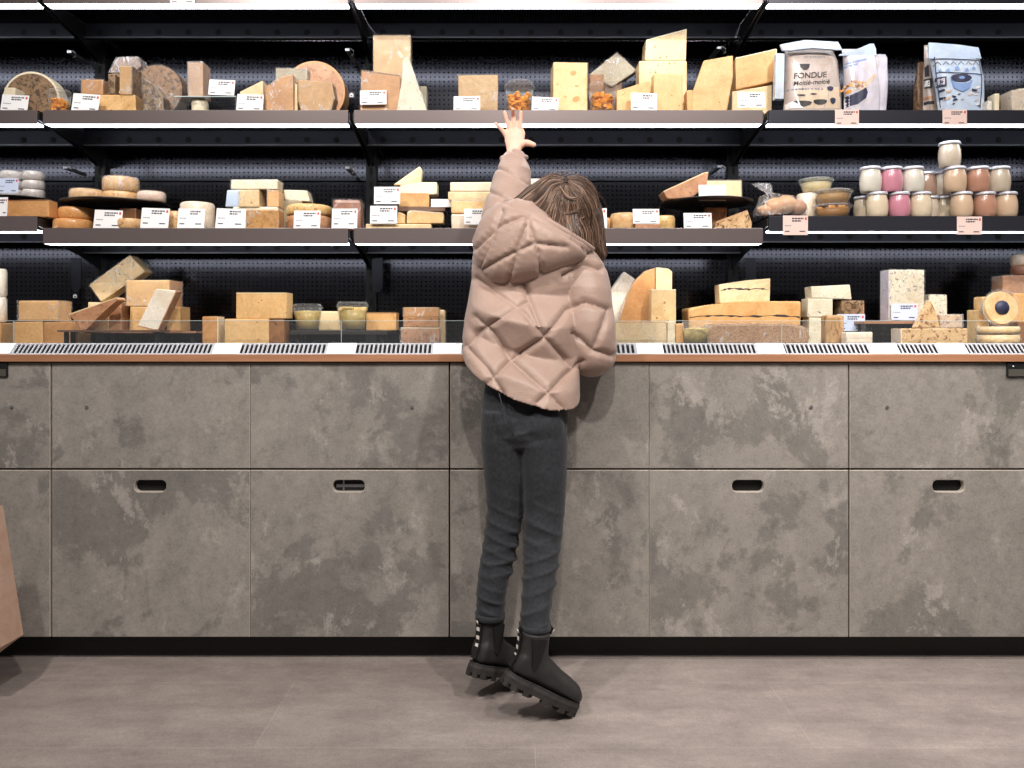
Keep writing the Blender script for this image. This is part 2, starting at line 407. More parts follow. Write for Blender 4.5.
# sloped air grilles
YG0, ZG0, YG1, ZG1 = 0.003, WZ(354.6, 0.003), 0.036, WZ(343.2, 0.036)
BR = [14-440, 14, 342, 782.6, 782.6+328]
BRX = [WX(p, 0.06) for p in BR]
sl = Vector((0, YG1-YG0, ZG1-ZG0)); L_ = sl.length; ang = math.atan2(ZG1-ZG0, YG1-YG0)
slots_px = [(-200, -12), (16, 213), (241, 327), (356.5, 433), (462, 600), (617, 636), (663, 756.5), (784, 869.5), (898, 938), (966, 1200)]
gl = ['slotted grey air grille in front of the left deck corner', 'slotted grey air grille along the counter, left of the child',
      'slotted grey air grille along the counter in the middle, partly behind the child', 'slotted grey air grille along the counter at the right, in front of the blue cheeses']
for i in range(4):
    xa, xb = BRX[i]+0.001, BRX[i+1]-0.001
    root = empty('air_grille', ((xa+xb)/2, YG0, ZG0)); root.rotation_euler = (ang, 0, 0)
    tag(root, gl[i], 'air grille', 'air grilles along the counter edge')
    xm = (xa+xb)/2
    b = MB()
    b.box(xa-xm, xb-xm, 0, 0.006, -0.002, 0.0); b.box(xa-xm, xb-xm, L_-0.005, L_, -0.002, 0.0)
    x = xa; sl_rng = [(WX(p, 0.02), WX(q_, 0.02)) for p, q_ in slots_px]
    bars = []
    for s0, s1 in sl_rng:
        s0c, s1c = max(s0, xa), min(s1, xb)
        if s1c-s0c < 0.004: continue
        n = max(1, int(round((s1c-s0c)/0.0126)))
        bars.append((s0c, s1c, n))
    prev = xa
    for s0, s1, n in bars:
        if s0 > prev+1e-4: b.box(prev-xm, s0-xm, 0.006, L_-0.005, -0.002, 0)
        for k in range(n):
            a = s0+(s1-s0)*(k+0.58)/n; c = s0+(s1-s0)*(k+1)/n
            b.box(a-xm, c-xm, 0.006, L_-0.005, -0.002, 0)
        prev = s1
    if prev < xb-1e-4: b.box(prev-xm, xb-xm, 0.006, L_-0.005, -0.002, 0)
    b.build('slotted_plate', M['strip_grey'], root)
    MB().box(xa-xm, xb-xm, 0, L_, -0.012, -0.010).build('air_duct', M['void'], root)

# low glass guards
gg = ['low clear glass guard at the left end of the deck', 'low clear glass guard in front of the oak board and left cheeses',
      'low clear glass guard in the middle of the deck, behind the child', 'low clear glass guard in front of the blue cheeses at the right']
for i in range(4):
    xa, xb = BRX[i]+0.0015, BRX[i+1]-0.0015; xm = (xa+xb)/2
    root = empty('glass_guard', (xm, 0.06, ZG1-0.008)); tag(root, gg[i], 'glass guard', 'low glass guards on the deck')
    hgt = WZ(320.5, 0.06)-(ZG1-0.008)
    MB().box(xa-xm, xb-xm, 0, 0.004, 0, hgt-0.0012).build('pane', M['glass'], root)
    b = MB(); b.box(xa-xm, xb-xm, 0, 0.004, hgt-0.0012, hgt); b.box(xb-xm-0.0012, xb-xm, 0, 0.004, 0, hgt)
    b.build('polished_edge', M['glass_edge'], root)

# ------------------------------------------------------------------ shelves
SX = [-0.479-0.9367*2, -1.4157, -0.479, 0.771, 2.021]
YS = 0.18
rows = {}   # shelf top heights
def shelf(i, row, ytop, ybot, label):
    xa, xb = SX[i]+0.009, SX[i+1]-0.009; xm = (xa+xb)/2
    zt, zb = WZ(ytop, YS), WZ(ybot, YS)
    root = empty('display_shelf', (xm, YS, zt)); tag(root, label, 'shelf', 'black display shelves with light strips')
    H = zt-zb; a, c = xa-xm, xb-xm
    dark = i == 3 or (i == 0)
    b = MB(); b.box(a, c, 0, 0.003, -H, 0, 0.0008); b.build('fascia', M['fascia_dark'] if i == 3 else M['fascia'], root)
    b = MB(); b.box(a, c, 0.003, 0.34, -0.004, 0); b.build('shelf_plate', M['perf_fine'], root)
    b = MB(); b.box(a+.004, c-.004, 0.0035, 0.040, -H-0.0002, -H+0.006); b.box(a+.004, c-.004, 0.001, 0.0035, -H-0.0004, -H)
    b.build('light_strip', M['led'], root, label='lit white LED strip')
    b = MB(); b.box(a, c, 0.235, 0.262, -0.052, -0.004, 0.001)
    bm_ = b.build('rear_beam', M['black_metal'], root)
    MB().box(a, c, 0.228, 0.2352, -0.0545, -0.0505, 0.0006).build('lit_lower_lip', M['lit_lip'], bm_)  # strip coloured lighter to stand for light on the beam's lower edge
    b = MB()
    k = a+0.05
    while k < c-0.03:
        b.lathe([(0.010, -0.0006), (0.010, 0.0002)], k, 0.2345, -0.034, n=14, axis='y'); k += 0.098
    b.build('beam_hole', M['void'], root)['kind'] = 'stuff'
    for s_, xx in ((0, a-0.004), (1, c+0.001)):
        b = MB(); b.prism([(0.0, 0)]*0 or [(0.004, -0.006), (0.345, -0.006), (0.345, -0.10), (0.20, -0.062), (0.004, -0.03)], xx, xx+0.003)
        # prism runs along its second axis: swap x and y so that it stands in the Y-Z plane
        for v in b.bm.verts: v.co = Vector((v.co.y, v.co.x, v.co.z))
        b.build('bracket', M['black'], root)
    return zt
names = {0: 'at the far left edge', 1: 'left of the child', 2: 'in the middle behind the child', 3: 'at the right'}
for i in range(4):
    shelf(i, 'A', -8, 3.5, 'topmost display shelf %s, above the upper cheeses' % names[i])
ZA = WZ(-8, YS)
extra = {0: 'upper display shelf at the far left edge, under the mottled upright wheel', 1: 'upper display shelf left of the child, under the big tan half wheel',
         2: 'upper display shelf the child reaches for, under the block with holes', 3: 'upper display shelf at the right with the fondue bags on it'}
for i in range(4): shelf(i, 'B', 110, 124, extra[i])
ZB = WZ(110, YS)
extra = {0: 'middle display shelf at the far left edge, under the brown crusted cheese', 1: 'middle display shelf left of the child with round cheeses on a stand',
         2: 'middle display shelf behind the head of the child', 3: 'middle display shelf at the right carrying the yogurt jars'}
for i in range(4): shelf(i, 'C', *((216, 231.5) if i in (0, 3) else (228, 243.8)), extra[i])
ZCC = WZ(228, YS); ZCS = WZ(216, YS)
up_l = ['black slotted upright post behind the left shelf joint', 'black slotted upright post behind the shelf joint left of the child', 'black slotted upright post behind the shelf joint right of the child']
for j, x in enumerate(SX[1:4]):
    root = empty('shelf_upright', (x, 0.53, ZD)); tag(root, up_l[j], 'upright', 'black uprights holding the shelves')
    b = MB(); b.box(-0.018, 0.018, 0, 0.02, 0, 1.35, 0.001); b.build('post', M['black'], root)
    b = MB()
    for k in range(26): b.box(-0.004, 0.004, -0.0008, 0.0002, 0.03+k*0.05, 0.055+k*0.05)
    b.build('slot', M['void'], root)['kind'] = 'stuff'
    b = MB(); pz = WZ(258, 0.45)-ZD; pe = WZ(292, 0.45)-ZD
    for sx_ in (-1,) if j == 0 else (1,):
        b.prism([(sx_*0.018+sx_*0.0, pz), (sx_*0.052, pz), (sx_*0.052, pe+0.015), (sx_*0.042, pe), (sx_*0.028, pe), (sx_*0.018, pe+0.015)], -0.085, -0.08, 0.001)
    pl = b.build('side_plate', M['black_metal'], root)
# small metal hooks and square stickers on the shelf brackets
for (px, py, lab) in ((72, 54, 'small metal hook on the bracket above the mottled wheel'), (350, 52, 'small metal hook on the bracket left of the tall tan slab'),
                      (722, 50, 'small metal hook above the large leaning wedge'), (68, 170, 'small metal hook on the bracket above the round cheese stand'), (350, 170, 'small metal hook beside the middle joint above the stacked wedges'), (722, 169, 'small metal hook above the block on the round stand')):
    p = P(px, py, 0.40)
    b = MB(); b.tube([(-0.012, 0.01, 0.010), (0, 0, 0.012), (0.012, 0, 0.004), (0.012, 0, -0.008), (0.004, 0, -0.012)], 0.0022, 6)
    b.box(-0.016, -0.002, 0, 0.12, 0.004, 0.012)
    o = b.build('metal_hook', M['steel'], None, p); tag(o, lab, 'hook', 'small metal hooks under the shelves')
for (px, py, lab) in ((351.5, 95, 'small square pictogram sticker beside the tan blocks on the upper shelf'), (75, 296, 'small square pictogram sticker above the yellow blocks at the left')):
    p = P(px, py, 0.30 if px > 200 else 0.44)
    b = MB(); b.box(-0.010, 0.010, 0.0, 0.0015, -0.010, 0.010, 0.0004, 0)
    b.prism([(-0.006, -0.006), (0.006, -0.006), (0.006, 0.002), (0, 0.007), (-0.006, 0.002)], -0.0006, 0.0002, 0, 1); b.prism([(-0.003, -0.004), (0.003, -0.004), (0.003, 0.0), (-0.003, 0.0)], -0.001, 0.0, 0, 0)
    o = b.build('pictogram_sticker', [M['black_metal'], M['white']], None, p); tag(o, lab, 'sticker', 'pictogram stickers')

# ------------------------------------------------------------------ cheese materials
def cheese(name, a, b, scale=18, rough=0.42, coat=0.25, holes=None, veins=None, grain=None, bump=0.15, fine=0.08, streak=None, mott=0.75):
    """a, b: two paste colours; holes/veins/grain: (colour, scale, threshold)"""
    m = NM(name); co = m.coords(scale=streak or (1, 1, 1))
    nz = m.noise(co, scale, 5, 0.6, 0.4)
    c = m.ramp(nz, [(0.3, lin(a)), (0.7, lin(b))]).outputs[0]
    mo = m.noise(co, 9, 6, 0.7, 1.2)
    mr = m.ramp(mo, [(0.32, (0.80, 0.70, 0.56, 1)), (0.5, (1, 1, 1, 1)), (0.7, (1.10, 1.10, 1.12, 1))]).outputs[0]
    c = m.mix(mott, c, mr, 'MULTIPLY')
    fn = m.noise(co, 150, 4, 0.75)
    f = m.ramp(fn, [(0.3, (1-fine*2.2,)*3+(1,)), (0.7, (1+fine*1.2,)*3+(1,))]).outputs[0]
    c = m.mix(1.0, c, f, 'MULTIPLY')
    if holes:
        v = m.n('ShaderNodeTexVoronoi'); m.l(co, v.inputs['Vector']); v.inputs['Scale'].default_value = holes[1]; v.inputs['Randomness'].default_value = 1
        r = m.ramp(v.outputs['Distance'], [(0.0, (1, 1, 1, 1)), (holes[2], (1, 1, 1, 1)), (holes[2]+0.02, (0, 0, 0, 1))]).outputs[0]
        c = m.mix(r, c, lin(holes[0]))
    for ve in ([veins] if veins else [])+([grain] if grain else []):
        n2 = m.noise(co, ve[1], 6, 0.75, 0.6)
        r = m.ramp(n2, [(ve[2], (0, 0, 0, 1)), (ve[2]+0.05, (1, 1, 1, 1))]).outputs[0]
        c = m.mix(r, c, lin(ve[0]))
    m.l(c, m.b.inputs['Base Color']); m.set(rough, 0, 0.45, coat, 0.12)
    m.b.inputs['Subsurface Weight'].default_value = 0.0
    m.bump(nz if not grain else n2, bump, 0.003)
    return m.m
M['gouda'] = cheese('golden_paste', (214, 164, 104), (228, 182, 124))
M['gold_hole'] = cheese('golden_paste_with_eyes', (220, 176, 118), (234, 194, 138), holes=((150, 105, 55), 45, 0.085))
M['pale'] = cheese('pale_yellow_paste', (228, 200, 154), (240, 216, 174))
M['pale_hole'] = cheese('pale_paste_with_eyes', (226, 196, 146), (238, 212, 164), holes=((160, 120, 62), 38, 0.12))
M['emmental'] = cheese('emmental_paste', (230, 192, 136), (242, 208, 156), scale=12)
M['cream'] = cheese('cream_paste', (236, 222, 190), (244, 232, 205))
M['white_paste'] = cheese('white_paste', (238, 228, 210), (246, 238, 224), scale=30)
M['orange'] = cheese('orange_paste', (202, 144, 84), (220, 164, 102))
M['tan'] = cheese('tan_wrapped_paste', (190, 146, 92), (214, 172, 118), coat=0.9, bump=0.5)
M['tan_film'] = cheese('tan_paste_under_film', (180, 144, 92), (204, 168, 114), coat=1.0, scale=25, bump=0.7)
M['tan_orange'] = cheese('tan_orange_paste', (194, 140, 86), (214, 162, 108), coat=0.7)
M['greygreen'] = cheese('grey_green_paste', (150, 142, 118), (172, 164, 140), coat=0.8)
M['brown_rind'] = cheese('brown_rind', (128, 86, 52), (160, 114, 74), scale=30, grain=((104, 70, 44), 40, 0.55), coat=0.2)
M['pink_rind'] = cheese('pinkish_rind', (176, 126, 92), (202, 156, 120), scale=26, grain=((150, 104, 76), 60, 0.55), coat=0.3)
M['grain_rind'] = cheese('grainy_brown_rind', (128, 94, 66), (164, 128, 94), scale=60, grain=((70, 50, 38), 70, 0.52), coat=0.5, bump=0.6)
M['mottled'] = cheese('mottled_herb_crust', (132, 104, 76), (158, 130, 98), scale=40, grain=((78, 58, 42), 65, 0.5), coat=0.3, bump=0.5)
M['nutty'] = cheese('nut_studded_crust', (206, 168, 120), (226, 192, 146), scale=50, grain=((120, 74, 44), 75, 0.52), coat=0.2, bump=0.6)
M['speckled'] = cheese('speckled_paste', (214, 176, 112), (228, 194, 136), scale=30, grain=((160, 110, 60), 90, 0.56))
M['herb'] = cheese('herb_speckled_paste', (206, 170, 122), (220, 188, 144), scale=30, grain=((118, 66, 40), 70, 0.545))
M['blue'] = cheese('blue_veined_paste', (214, 204, 178), (226, 217, 194), scale=25, veins=((84, 92, 96), 80, 0.60))
M['blue_dense'] = cheese('densely_blue_veined_paste', (216, 208, 186), (230, 222, 200), scale=25, veins=((60, 68, 78), 130, 0.56))
M['bloomy'] = cheese('bloomy_white_rind', (226, 208, 186), (240, 226, 208), scale=30, coat=0.3, bump=0.6)
M['brie_side'] = cheese('ripe_brie_paste', (226, 186, 128), (238, 206, 156), scale=30)
M['orange_round'] = cheese('washed_orange_rind', (202, 140, 80), (224, 166, 106), scale=40, coat=0.5, bump=0.4)
M['crust_round'] = cheese('dusty_tan_rind', (204, 160, 108), (226, 190, 142), scale=50, grain=((178, 128, 82), 60, 0.55), bump=0.4)
M['dark_top'] = cheese('dark_toasted_top', (112, 76, 58), (150, 104, 80), scale=50, coat=0.7, bump=0.4)
M['pink_white'] = cheese('pinkish_white_rind', (214, 186, 166), (232, 208, 190), scale=50, coat=0.7, bump=0.5)
M['grey_wrap'] = cheese('grey_waxed_paper', (166, 160, 156), (190, 184, 180), scale=50, coat=0.4, bump=0.6)
M['loaf'] = cheese('brown_grained_loaf', (168, 128, 94), (192, 154, 118), scale=120, grain=((132, 98, 74), 180, 0.52), coat=0.8, bump=0.3)
M['reddish'] = cheese('reddish_brown_rind', (146, 96, 76), (176, 124, 98), scale=50, coat=0.7, bump=0.5)
M['dark_brown'] = cheese('dark_brown_crust', (92, 62, 40), (120, 84, 56), scale=40)
M['ash'] = cheese('ash_line', (48, 46, 50), (70, 66, 66), scale=80)
M['goat'] = cheese('wrinkled_goat_rind', (166, 128, 84), (196, 160, 116), scale=60, grain=((116, 84, 54), 50, 0.52), bump=0.9, streak=(1, 1, 0.3))
M['yellow_tex'] = cheese('coarse_orange_paste', (196, 138, 58), (218, 166, 80), scale=60, grain=((170, 112, 40), 60, 0.5), coat=0.8, bump=0.5)
M['carrot'] = plain('orange_cubes', (255, 158, 36), 0.35, coat=0.4, var=0.2, vscale=90)
M['sauce'] = cheese('creamy_yellow_spread', (232, 196, 118), (242, 216, 150), scale=50, coat=0.4)
M['grated'] = cheese('pale_cheese_cubes', (236, 216, 160), (246, 232, 190), scale=60)
M['film'] = film_mat('clear_film', amount=0.10)
M['film_white'] = film_mat('cloudy_cellophane', (240, 238, 236), 0.09, 0.12, 40, 1.0)
M['film_strong'] = film_mat('crinkled_cellophane', (250, 250, 255), 0.36, 0.1, 55, 1.0)
M['plastic'] = glass_mat('clear_plastic', 0.05, 0.08, edge=0.5)
M['ink'] = plain('dark_ink', (50, 52, 66), 0.6)
M['ink_grey'] = plain('grey_ink', (130, 132, 146), 0.6)
M['red'] = plain('red_mark', (206, 70, 50), 0.5)
M['bluecard'] = plain('pale_blue_card', (196, 208, 232), 0.4, coat=0.4)
M['pinkcard'] = plain('pink_card', (230, 204, 196), 0.55)
M['board_dark'] = wood_mat('dark_board', (92, 68, 54), (112, 86, 70))
M['board'] = wood_mat('brown_board', (140, 98, 74), (166, 122, 94))
M['stand'] = plain('black_slate', (46, 42, 42), 0.4)

SHELFZ = {'B': ZB, 'C': ZCC, 'S': ZCS, 'D': ZD}
def unproj_inner(x0, x1, Yf, dep):
    """pixel extents hold the side face too: take it off on the side towards the middle"""
    df = Yf+DC; k = (df+dep)/df
    if x1 < 500: x1n = 510+(x1-510)*k; x1 = max(x1n, x0+(x1-x0)*0.55)
    elif x0 > 520: x0n = 510+(x0-510)*k; x0 = min(x0n, x1-(x1-x0)*0.55)
    return x0, x1
def shell(root, pts, dep, grow=0.002, mat='film', name='plastic_wrap'):
    cx = sum(p[0] for p in pts)/len(pts); cz = sum(p[1] for p in pts)/len(pts)
    q = []
    for x, z in pts:
        v = Vector((x-cx, z-cz)); l = v.length; v = v*((l+grow)/l); q.append((cx+v.x, max(cz+v.y, 0.0)))
    return MB().prism(q, -dep/2-grow, dep/2+grow, 0.002).build(name, M[mat], root)
def block(name, label, box, mat, base='D', Y=0.21, dep=0.06, cat='cheese', poly=None, rind=None, rmat='brown_rind', wrap=None, group=None, yaw=0, inner=True, bev=0.0035, back=1.0, jit=0.0015, spots=None, ash=False):
    """box = (x0, x1, ytop, ybot or None) in picture pixels at depth Y; poly = list of (x, y or None)"""
    z0 = SHELFZ.get(base, base) if not isinstance(base, (int, float)) else base
    if poly is None:
        x0, x1, yt, yb = box
        if inner: x0, x1 = unproj_inner(x0, x1, Y, dep)
        poly = [(x0, yb), (x1, yb), (x1, yt), (x0, yt)]
    pts = [(WX(x, Y), z0 if y is None else WZ(y, Y)) for x, y in poly]
    random.seed(sum(map(ord, label)))
    zmin = min(p[1] for p in pts)
    pts = [(x+random.uniform(-jit, jit), z if z <= zmin+1e-4 else z+random.uniform(-jit, jit)) for x, z in pts]
    zmin = min(p[1] for p in pts)
    if zmin < z0: pts = [(x, max(z, z0)) for x, z in pts]; zmin = z0
    cx = sum(p[0] for p in pts)/len(pts)
    lp = [(x-cx, z-zmin) for x, z in pts]
    root = empty(name, (cx, Y+dep/2, zmin)) if (rind is not None or wrap or spots or ash) else None
    loc = (cx, Y+dep/2, zmin)
    b = MB().prism(lp, -dep/2, dep/2, bev, 0, back)
    if root is None:
        o = b.build(name, M[mat], None, loc)
    else:
        b.build('paste', M[mat], root); o = root
        if rind is not None:
            n = len(lp); a = sum((p[0]*q[1]-q[0]*p[1]) for p, q in zip(lp, lp[1:]+lp[:1])); sgn = 1 if a > 0 else -1
            for e in ([rind] if isinstance(rind, int) else rind):
                p, q = Vector(lp[e]), Vector(lp[(e+1) % n]); d = (q-p).normalized(); nrm = Vector((d.y, -d.x))*sgn
                t = 0.0025; pp = [p+nrm*0.0008+d*0.001, q+nrm*0.0008-d*0.001, q-nrm*t-d*0.001, p-nrm*t+d*0.001]
                MB().prism([(v.x, max(0, v.y)) for v in pp], -dep/2-0.0006, dep/2+0.0004, 0.0008).build('rind', M[rmat], root)
        if spots:
            s = MB()
            for (sx, sy, r1, r2, an) in spots:
                c = Vector((WX(sx, Y)-cx, WZ(sy, Y)-zmin)); rr = (Y+DC)/FP; ring = []
                for k in range(14):
                    t = 2*math.pi*k/14; u, v = r1*rr*math.cos(t), r2*rr*math.sin(t); ca, sa = math.cos(an), math.sin(an)
                    ring.append((c.x+u*ca-v*sa, c.y+u*sa+v*ca))
                s.prism(ring, -dep/2-0.0004, -dep/2+0.002)
            so = s.build('hole', M['brown_rind'] if mat != 'emmental' else M['orange'], root); so['kind'] = 'stuff'
        if ash:
            s = MB(); xs = sorted(p[0] for p in lp); xa, xb = xs[0]+0.006, xs[-1]-0.006; zz = max(p[1] for p in lp)
            n = 24; top = []; bot = []
            for k in range(n+1):
                t = k/n; x = xa+(xb-xa)*t; z = zz*ash+0.0025*math.sin(t*9)+random.uniform(-.0012, .0012)+0.006*math.sin(math.pi*t)
                w_ = random.choice((.0006, .0012, .0022, .0034)); top.append((x, z+w_)); bot.append((x, z-w_))
            for k in range(n): s.prism([bot[k], bot[k+1], top[k+1], top[k]], -dep/2-0.0005, -dep/2+0.001)
            so = s.build('ash_line', M['ash'], root); so['kind'] = 'stuff'
        if wrap: shell(root, lp, dep, 0.003, wrap)
    o.rotation_euler = (0, 0, math.radians(yaw))
    return tag(o, label, cat, group)

def round_(name, label, box, mat, base='C', Y=0.27, cat='cheese', top=None, group=None, sink=0.25, maxr=None, wrap=None):
    """flat round lying down, box in pixels; Y is its centre"""
    x0, x1, yt, yb = box
    rr = (WX(x1, Y)-WX(x0, Y))/2
    z0 = SHELFZ.get(base, base) if isinstance(base, str) else base
    if yb is not None: z0 = WZ(yb, Y)
    zt = WZ(yt, Y); h = max(zt-z0, 0.006); e = min(0.006, h*0.3, rr*0.3)
    cx = (WX(x0, Y)+WX(x1, Y))/2
    prof = [(rr*0.9, 0), (rr-e*0.4, e*0.4), (rr, e*1.2), (rr*1.0, h-e*1.3), (rr-e*0.45, h-e*0.35), (rr*0.9, h), (rr*0.5, h*0.985), (0.002, h*0.98)]
    if top or wrap:
        root = empty(name, (cx, Y, z0))
        MB().lathe(prof, n=40).build('body', M[mat], root)
        if top: MB().lathe([(rr*0.9, h-0.0004), (rr*0.92, h+0.0006), (rr*0.6, h+0.0016), (0.002, h+0.002)], n=40).build('top_crust', M[top], root)
        if wrap: MB().lathe([(rr+.001, 0), (rr+0.0025, h*0.5), (rr+.0015, h+.001), (rr*.8, h+.004), (.002, h+.004)], n=24).build('plastic_wrap', M[wrap], root)
        o = root
    else: o = MB().lathe(prof, n=40).build(name, M[mat], None, (cx, Y, z0))
    return tag(o, label, cat, group)

def wheel_up(name, label, cx_, cy_, r_, Y, dep, face, rimm, base, cat='cheese', group=None, a0=0, a1=360, wrap=None, lean=0):
    """wheel on edge, its cut face towards the camera"""
    z0 = SHELFZ[base]; d = Y+DC; r = r_*d/FP; cx, cz = WX(cx_, Y), WZ(cy_, Y)
    n = 48; pts = []
    for k in range(n):
        t = 2*math.pi*k/n; x = r*math.cos(t); z = cz-z0+r*math.sin(t); pts.append((x, max(z, 0)))
    q = []
    for p in pts:
        if not q or (Vector(p)-Vector(q[-1])).length > 1e-5: q.append(p)
    root = empty('whole_cheese', (cx, Y+dep/2, z0)); root.rotation_euler = (-math.radians(lean), 0, 0)
    MB().prism([(x*0.93, (z-(cz-z0))*0.93+(cz-z0) if z > 0 else 0.0005*0) for x, z in q], -dep/2-0.0006, dep/2-0.001, 0.001).build('paste', M[face], root)
    MB().prism(q, -dep/2+0.0004, dep/2, 0.004).build('rind', M[rimm], root)
    if wrap: shell(root, q, dep, 0.003, wrap)
    return tag(root, label, cat, group)

def tub(label, box, Y, mat, base='B', kind='cubes', group=None, lid=True):
    """clear round tub: rim wider than its foot; box = rim left, rim right, top, bottom"""
    x0, x1, yt, yb = box; d = (Y+DC)/FP
    r = (x1-x0)/2*d; z0 = SHELFZ.get(base, base) if isinstance(base, str) else base
    if yb is not None: z0 = WZ(yb, Y)
    h = WZ(yt, Y)-z0; root = empty('plastic_tub', (WX((x0+x1)/2, Y), Y, z0)); rb = r*0.74; hr = h*0.82
    MB().lathe([(rb*.96, 0), (rb, 0.002), (r*0.93, hr), (r, hr), (r, hr+0.003), (r*.93, hr+.003), (r*0.90, hr), (rb*.94, 0.004), (.002, .004)], n=36).build('cup', M['plastic'], root)
    MB().lathe([(r*1.0, hr+0.0035), (r*1.02, hr+0.005), (r*0.95, hr+0.008), (r*0.9, h-0.002), (r*0.86, h), (r*0.4, h), (.002, h-.0005)], n=36).build('lid', M['plastic'], root)
    random.seed(int(x0*10))
    if kind == 'cubes':
        b = MB(); s = r*0.24
        for k in range(110):
            z = random.uniform(0.08, 0.72)*hr; rr = (rb+(r*0.93-rb)*z/hr-s*0.8)
            a = random.uniform(0, 6.3); q = rr*math.sqrt(random.uniform(0.15, 1)); n0 = len(b.bm.verts)
            b.box(-s/2, s/2, -s/2, s/2, -s/2, s/2, s*0.12)
            b.bm.verts.ensure_lookup_table(); mt = Euler((random.uniform(0, 3), random.uniform(0, 3), random.uniform(0, 3))).to_matrix()
            for v in b.bm.verts[n0:]: v.co = mt @ v.co+Vector((q*math.cos(a), q*math.sin(a), z+s*0.3))
        o = b.build('contents', M[mat], root); o['kind'] = 'stuff'
    else:
        b = MB(); b.lathe([(rb*.92, 0.004), (r*0.86, hr*0.86), (r*0.6, hr*0.9), (.002, hr*0.92)], n=32)
        if kind == 'lumpy':
            for k in range(26):
                a = random.uniform(0, 6.3); q = r*0.75*math.sqrt(random.random()); s = r*random.uniform(.12, .2)
                n0 = len(b.bm.verts); b.box(-s, s, -s, s, -s*.6, s*.6, s*.3); b.bm.verts.ensure_lookup_table()
                for v in b.bm.verts[n0:]: v.co += Vector((q*math.cos(a), q*math.sin(a), hr*0.93))
        o = b.build('contents', M[mat], root); o['kind'] = 'stuff'
    return tag(root, label, 'tub', group)

def price(label, box, Y=0.192, base='C', kind='white', lean=8, yaw=0, roll=0, group=None, name='price_tag'):
    """card; box pixels; bottom None = stands on the shelf; Y is the card's front"""
    x0, x1, yt, yb = box; z0 = WZ(yb, Y) if yb is not None else SHELFZ[base]
    w_, h = (x1-x0)*(Y+DC)/FP, WZ(yt, Y)-z0; cx = WX((x0+x1)/2, Y)
    random.seed(int(x0*7+yt)); b = MB()
    b.box(-w_/2, w_/2, 0, 0.0012, 0, h, 0.0002, 0)
    hl = min(h, 0.056)
    def bar(u0, u1, v0, v1, mi): b.box(-w_/2+w_*u0, -w_/2+w_*u1, -0.0003, 0.0006, h-hl*v1, h-hl*v0, 0, mi)
    if kind != 'blank':
        s = 0.36 if kind != 'plain' else 0.45
        for k in range(2):
            u = s
            e = 0.84 if k == 0 else 0.74
            while u < e:
                u1 = min(e, u+random.uniform(.05, .12)); bar(u, u1-.012, .12+k*.13, .20+k*.13, 1); u = u1+.008
        u = 0.08
        while u < 0.32: u1 = u+random.uniform(.03, .07); bar(u, u1, .52, .57, 2); u = u1+.015
        bar(.08, .26, .82, .88, 1); bar(.66, .88, .82, .88, 1)
        if kind in ('white', 'pink', 'blue'): b.box(w_/2-w_*.12, w_/2-w_*.05, -0.0004, 0.0006, h-hl*.24, h-hl*.1, 0, 3)
    mats = [M['pinkcard'] if kind == 'pink' else M['bluecard'] if kind == 'blue' else M['white'], M['ink'], M['ink_grey'], M['red']]
    o = b.build(name, mats, None, (cx, Y, z0))
    o.rotation_euler = (-math.radians(lean), math.radians(roll), math.radians(yaw))
    return tag(o, label, 'price tag', group)

def stand(name, label, px0, px1, py, Yc, base, mat='stand', th=0.006, cat='display stand'):
    r = (px1-px0)/2*(Yc+DC)/FP; z0 = SHELFZ[base]; zt = WZ(py, Yc); root = empty(name, (WX((px0+px1)/2, Yc), Yc, z0)); h = zt-z0
    MB().lathe([(r*.9, h-th), (r, h-th*.5), (r, h), (.002, h)], n=56).build('plate', M[mat], root)
    MB().lathe([(r*.22, 0), (r*.22, .004), (.010, .008), (.010, h-th-.004), (r*.2, h-th), (.002, h-th)], n=24).build('foot', M[mat], root)
    tag(root, label, cat); return zt
def tray(name, label, px0, px1, py, Y0, Y1, base, mat, th=0.008, cat='board', legs=True):
    z0 = SHELFZ[base]; zt = WZ(py, Y0); xa, xb = WX(px0, Y0), WX(px1, Y0); xm = (xa+xb)/2; ym = (Y0+Y1)/2
    root = empty(name, (xm, ym, z0)); h = zt-z0
    MB().box(xa-xm, xb-xm, Y0-ym, Y1-ym, h-th, h, 0.001).build('top_board', M[mat], root)
    for sx in (xa-xm+.012, xb-xm-.022):
        for sy in (Y0-ym+.015, Y1-ym-.025): MB().box(sx, sx+.01, sy, sy+.01, 0, h-th).build('leg', M['black'], root)
    tag(root, label, cat); return zt

# ------------------------------------------------------------------ upper shelf, left of the child
wheel_up('cheese_wheel', 'mottled brown cheese wheel standing on edge at the far left of the upper shelf', 31, 100, 28.5, 0.30, 0.05, 'mottled', 'cream', 'B')
block('cheese_block', 'tiny pale cheese piece behind the leftmost upper price tag', (4, 24, 87.5, None), 'cream', 'B', 0.215, 0.05, group='small cheese pieces')
price('white price tag in front of the mottled upright wheel', (0, 27, 94, None), base='B', roll=3)
tub('clear tub of orange cubes beside the mottled upright wheel', (48, 71, 91, None), 0.235, 'carrot', 'B', group='tubs of orange cubes')
price('white price tag right beside the small left tub of orange cubes', (71, 98, 93, None), base='B', roll=4)
lowb = block('cheese_block', 'low golden block at the bottom of the wrapped pile, upper shelf left', (96, 146, 95, None), 'gold_hole', 'B', 0.235, 0.07, rind=3)
block('cheese_block', 'orange tan block leaning behind the second upper price tag', (81, 111, 79.5, 94.8), 'tan_orange', 'B', 0.235, 0.05, wrap='film', jit=.001)
block('cheese_wedge', 'small dark mottled rind piece in the middle of the wrapped pile', (108, 121, 74, 94.8), 'mottled', 'B', 0.236, 0.05)
block('cheese_block', 'tall pale faced wrapped block with dark rind beside the dark round', (119, 141, 66, 94.8), 'tan', 'B', 0.232, 0.06, rind=1, rmat='mottled', wrap='film_white')
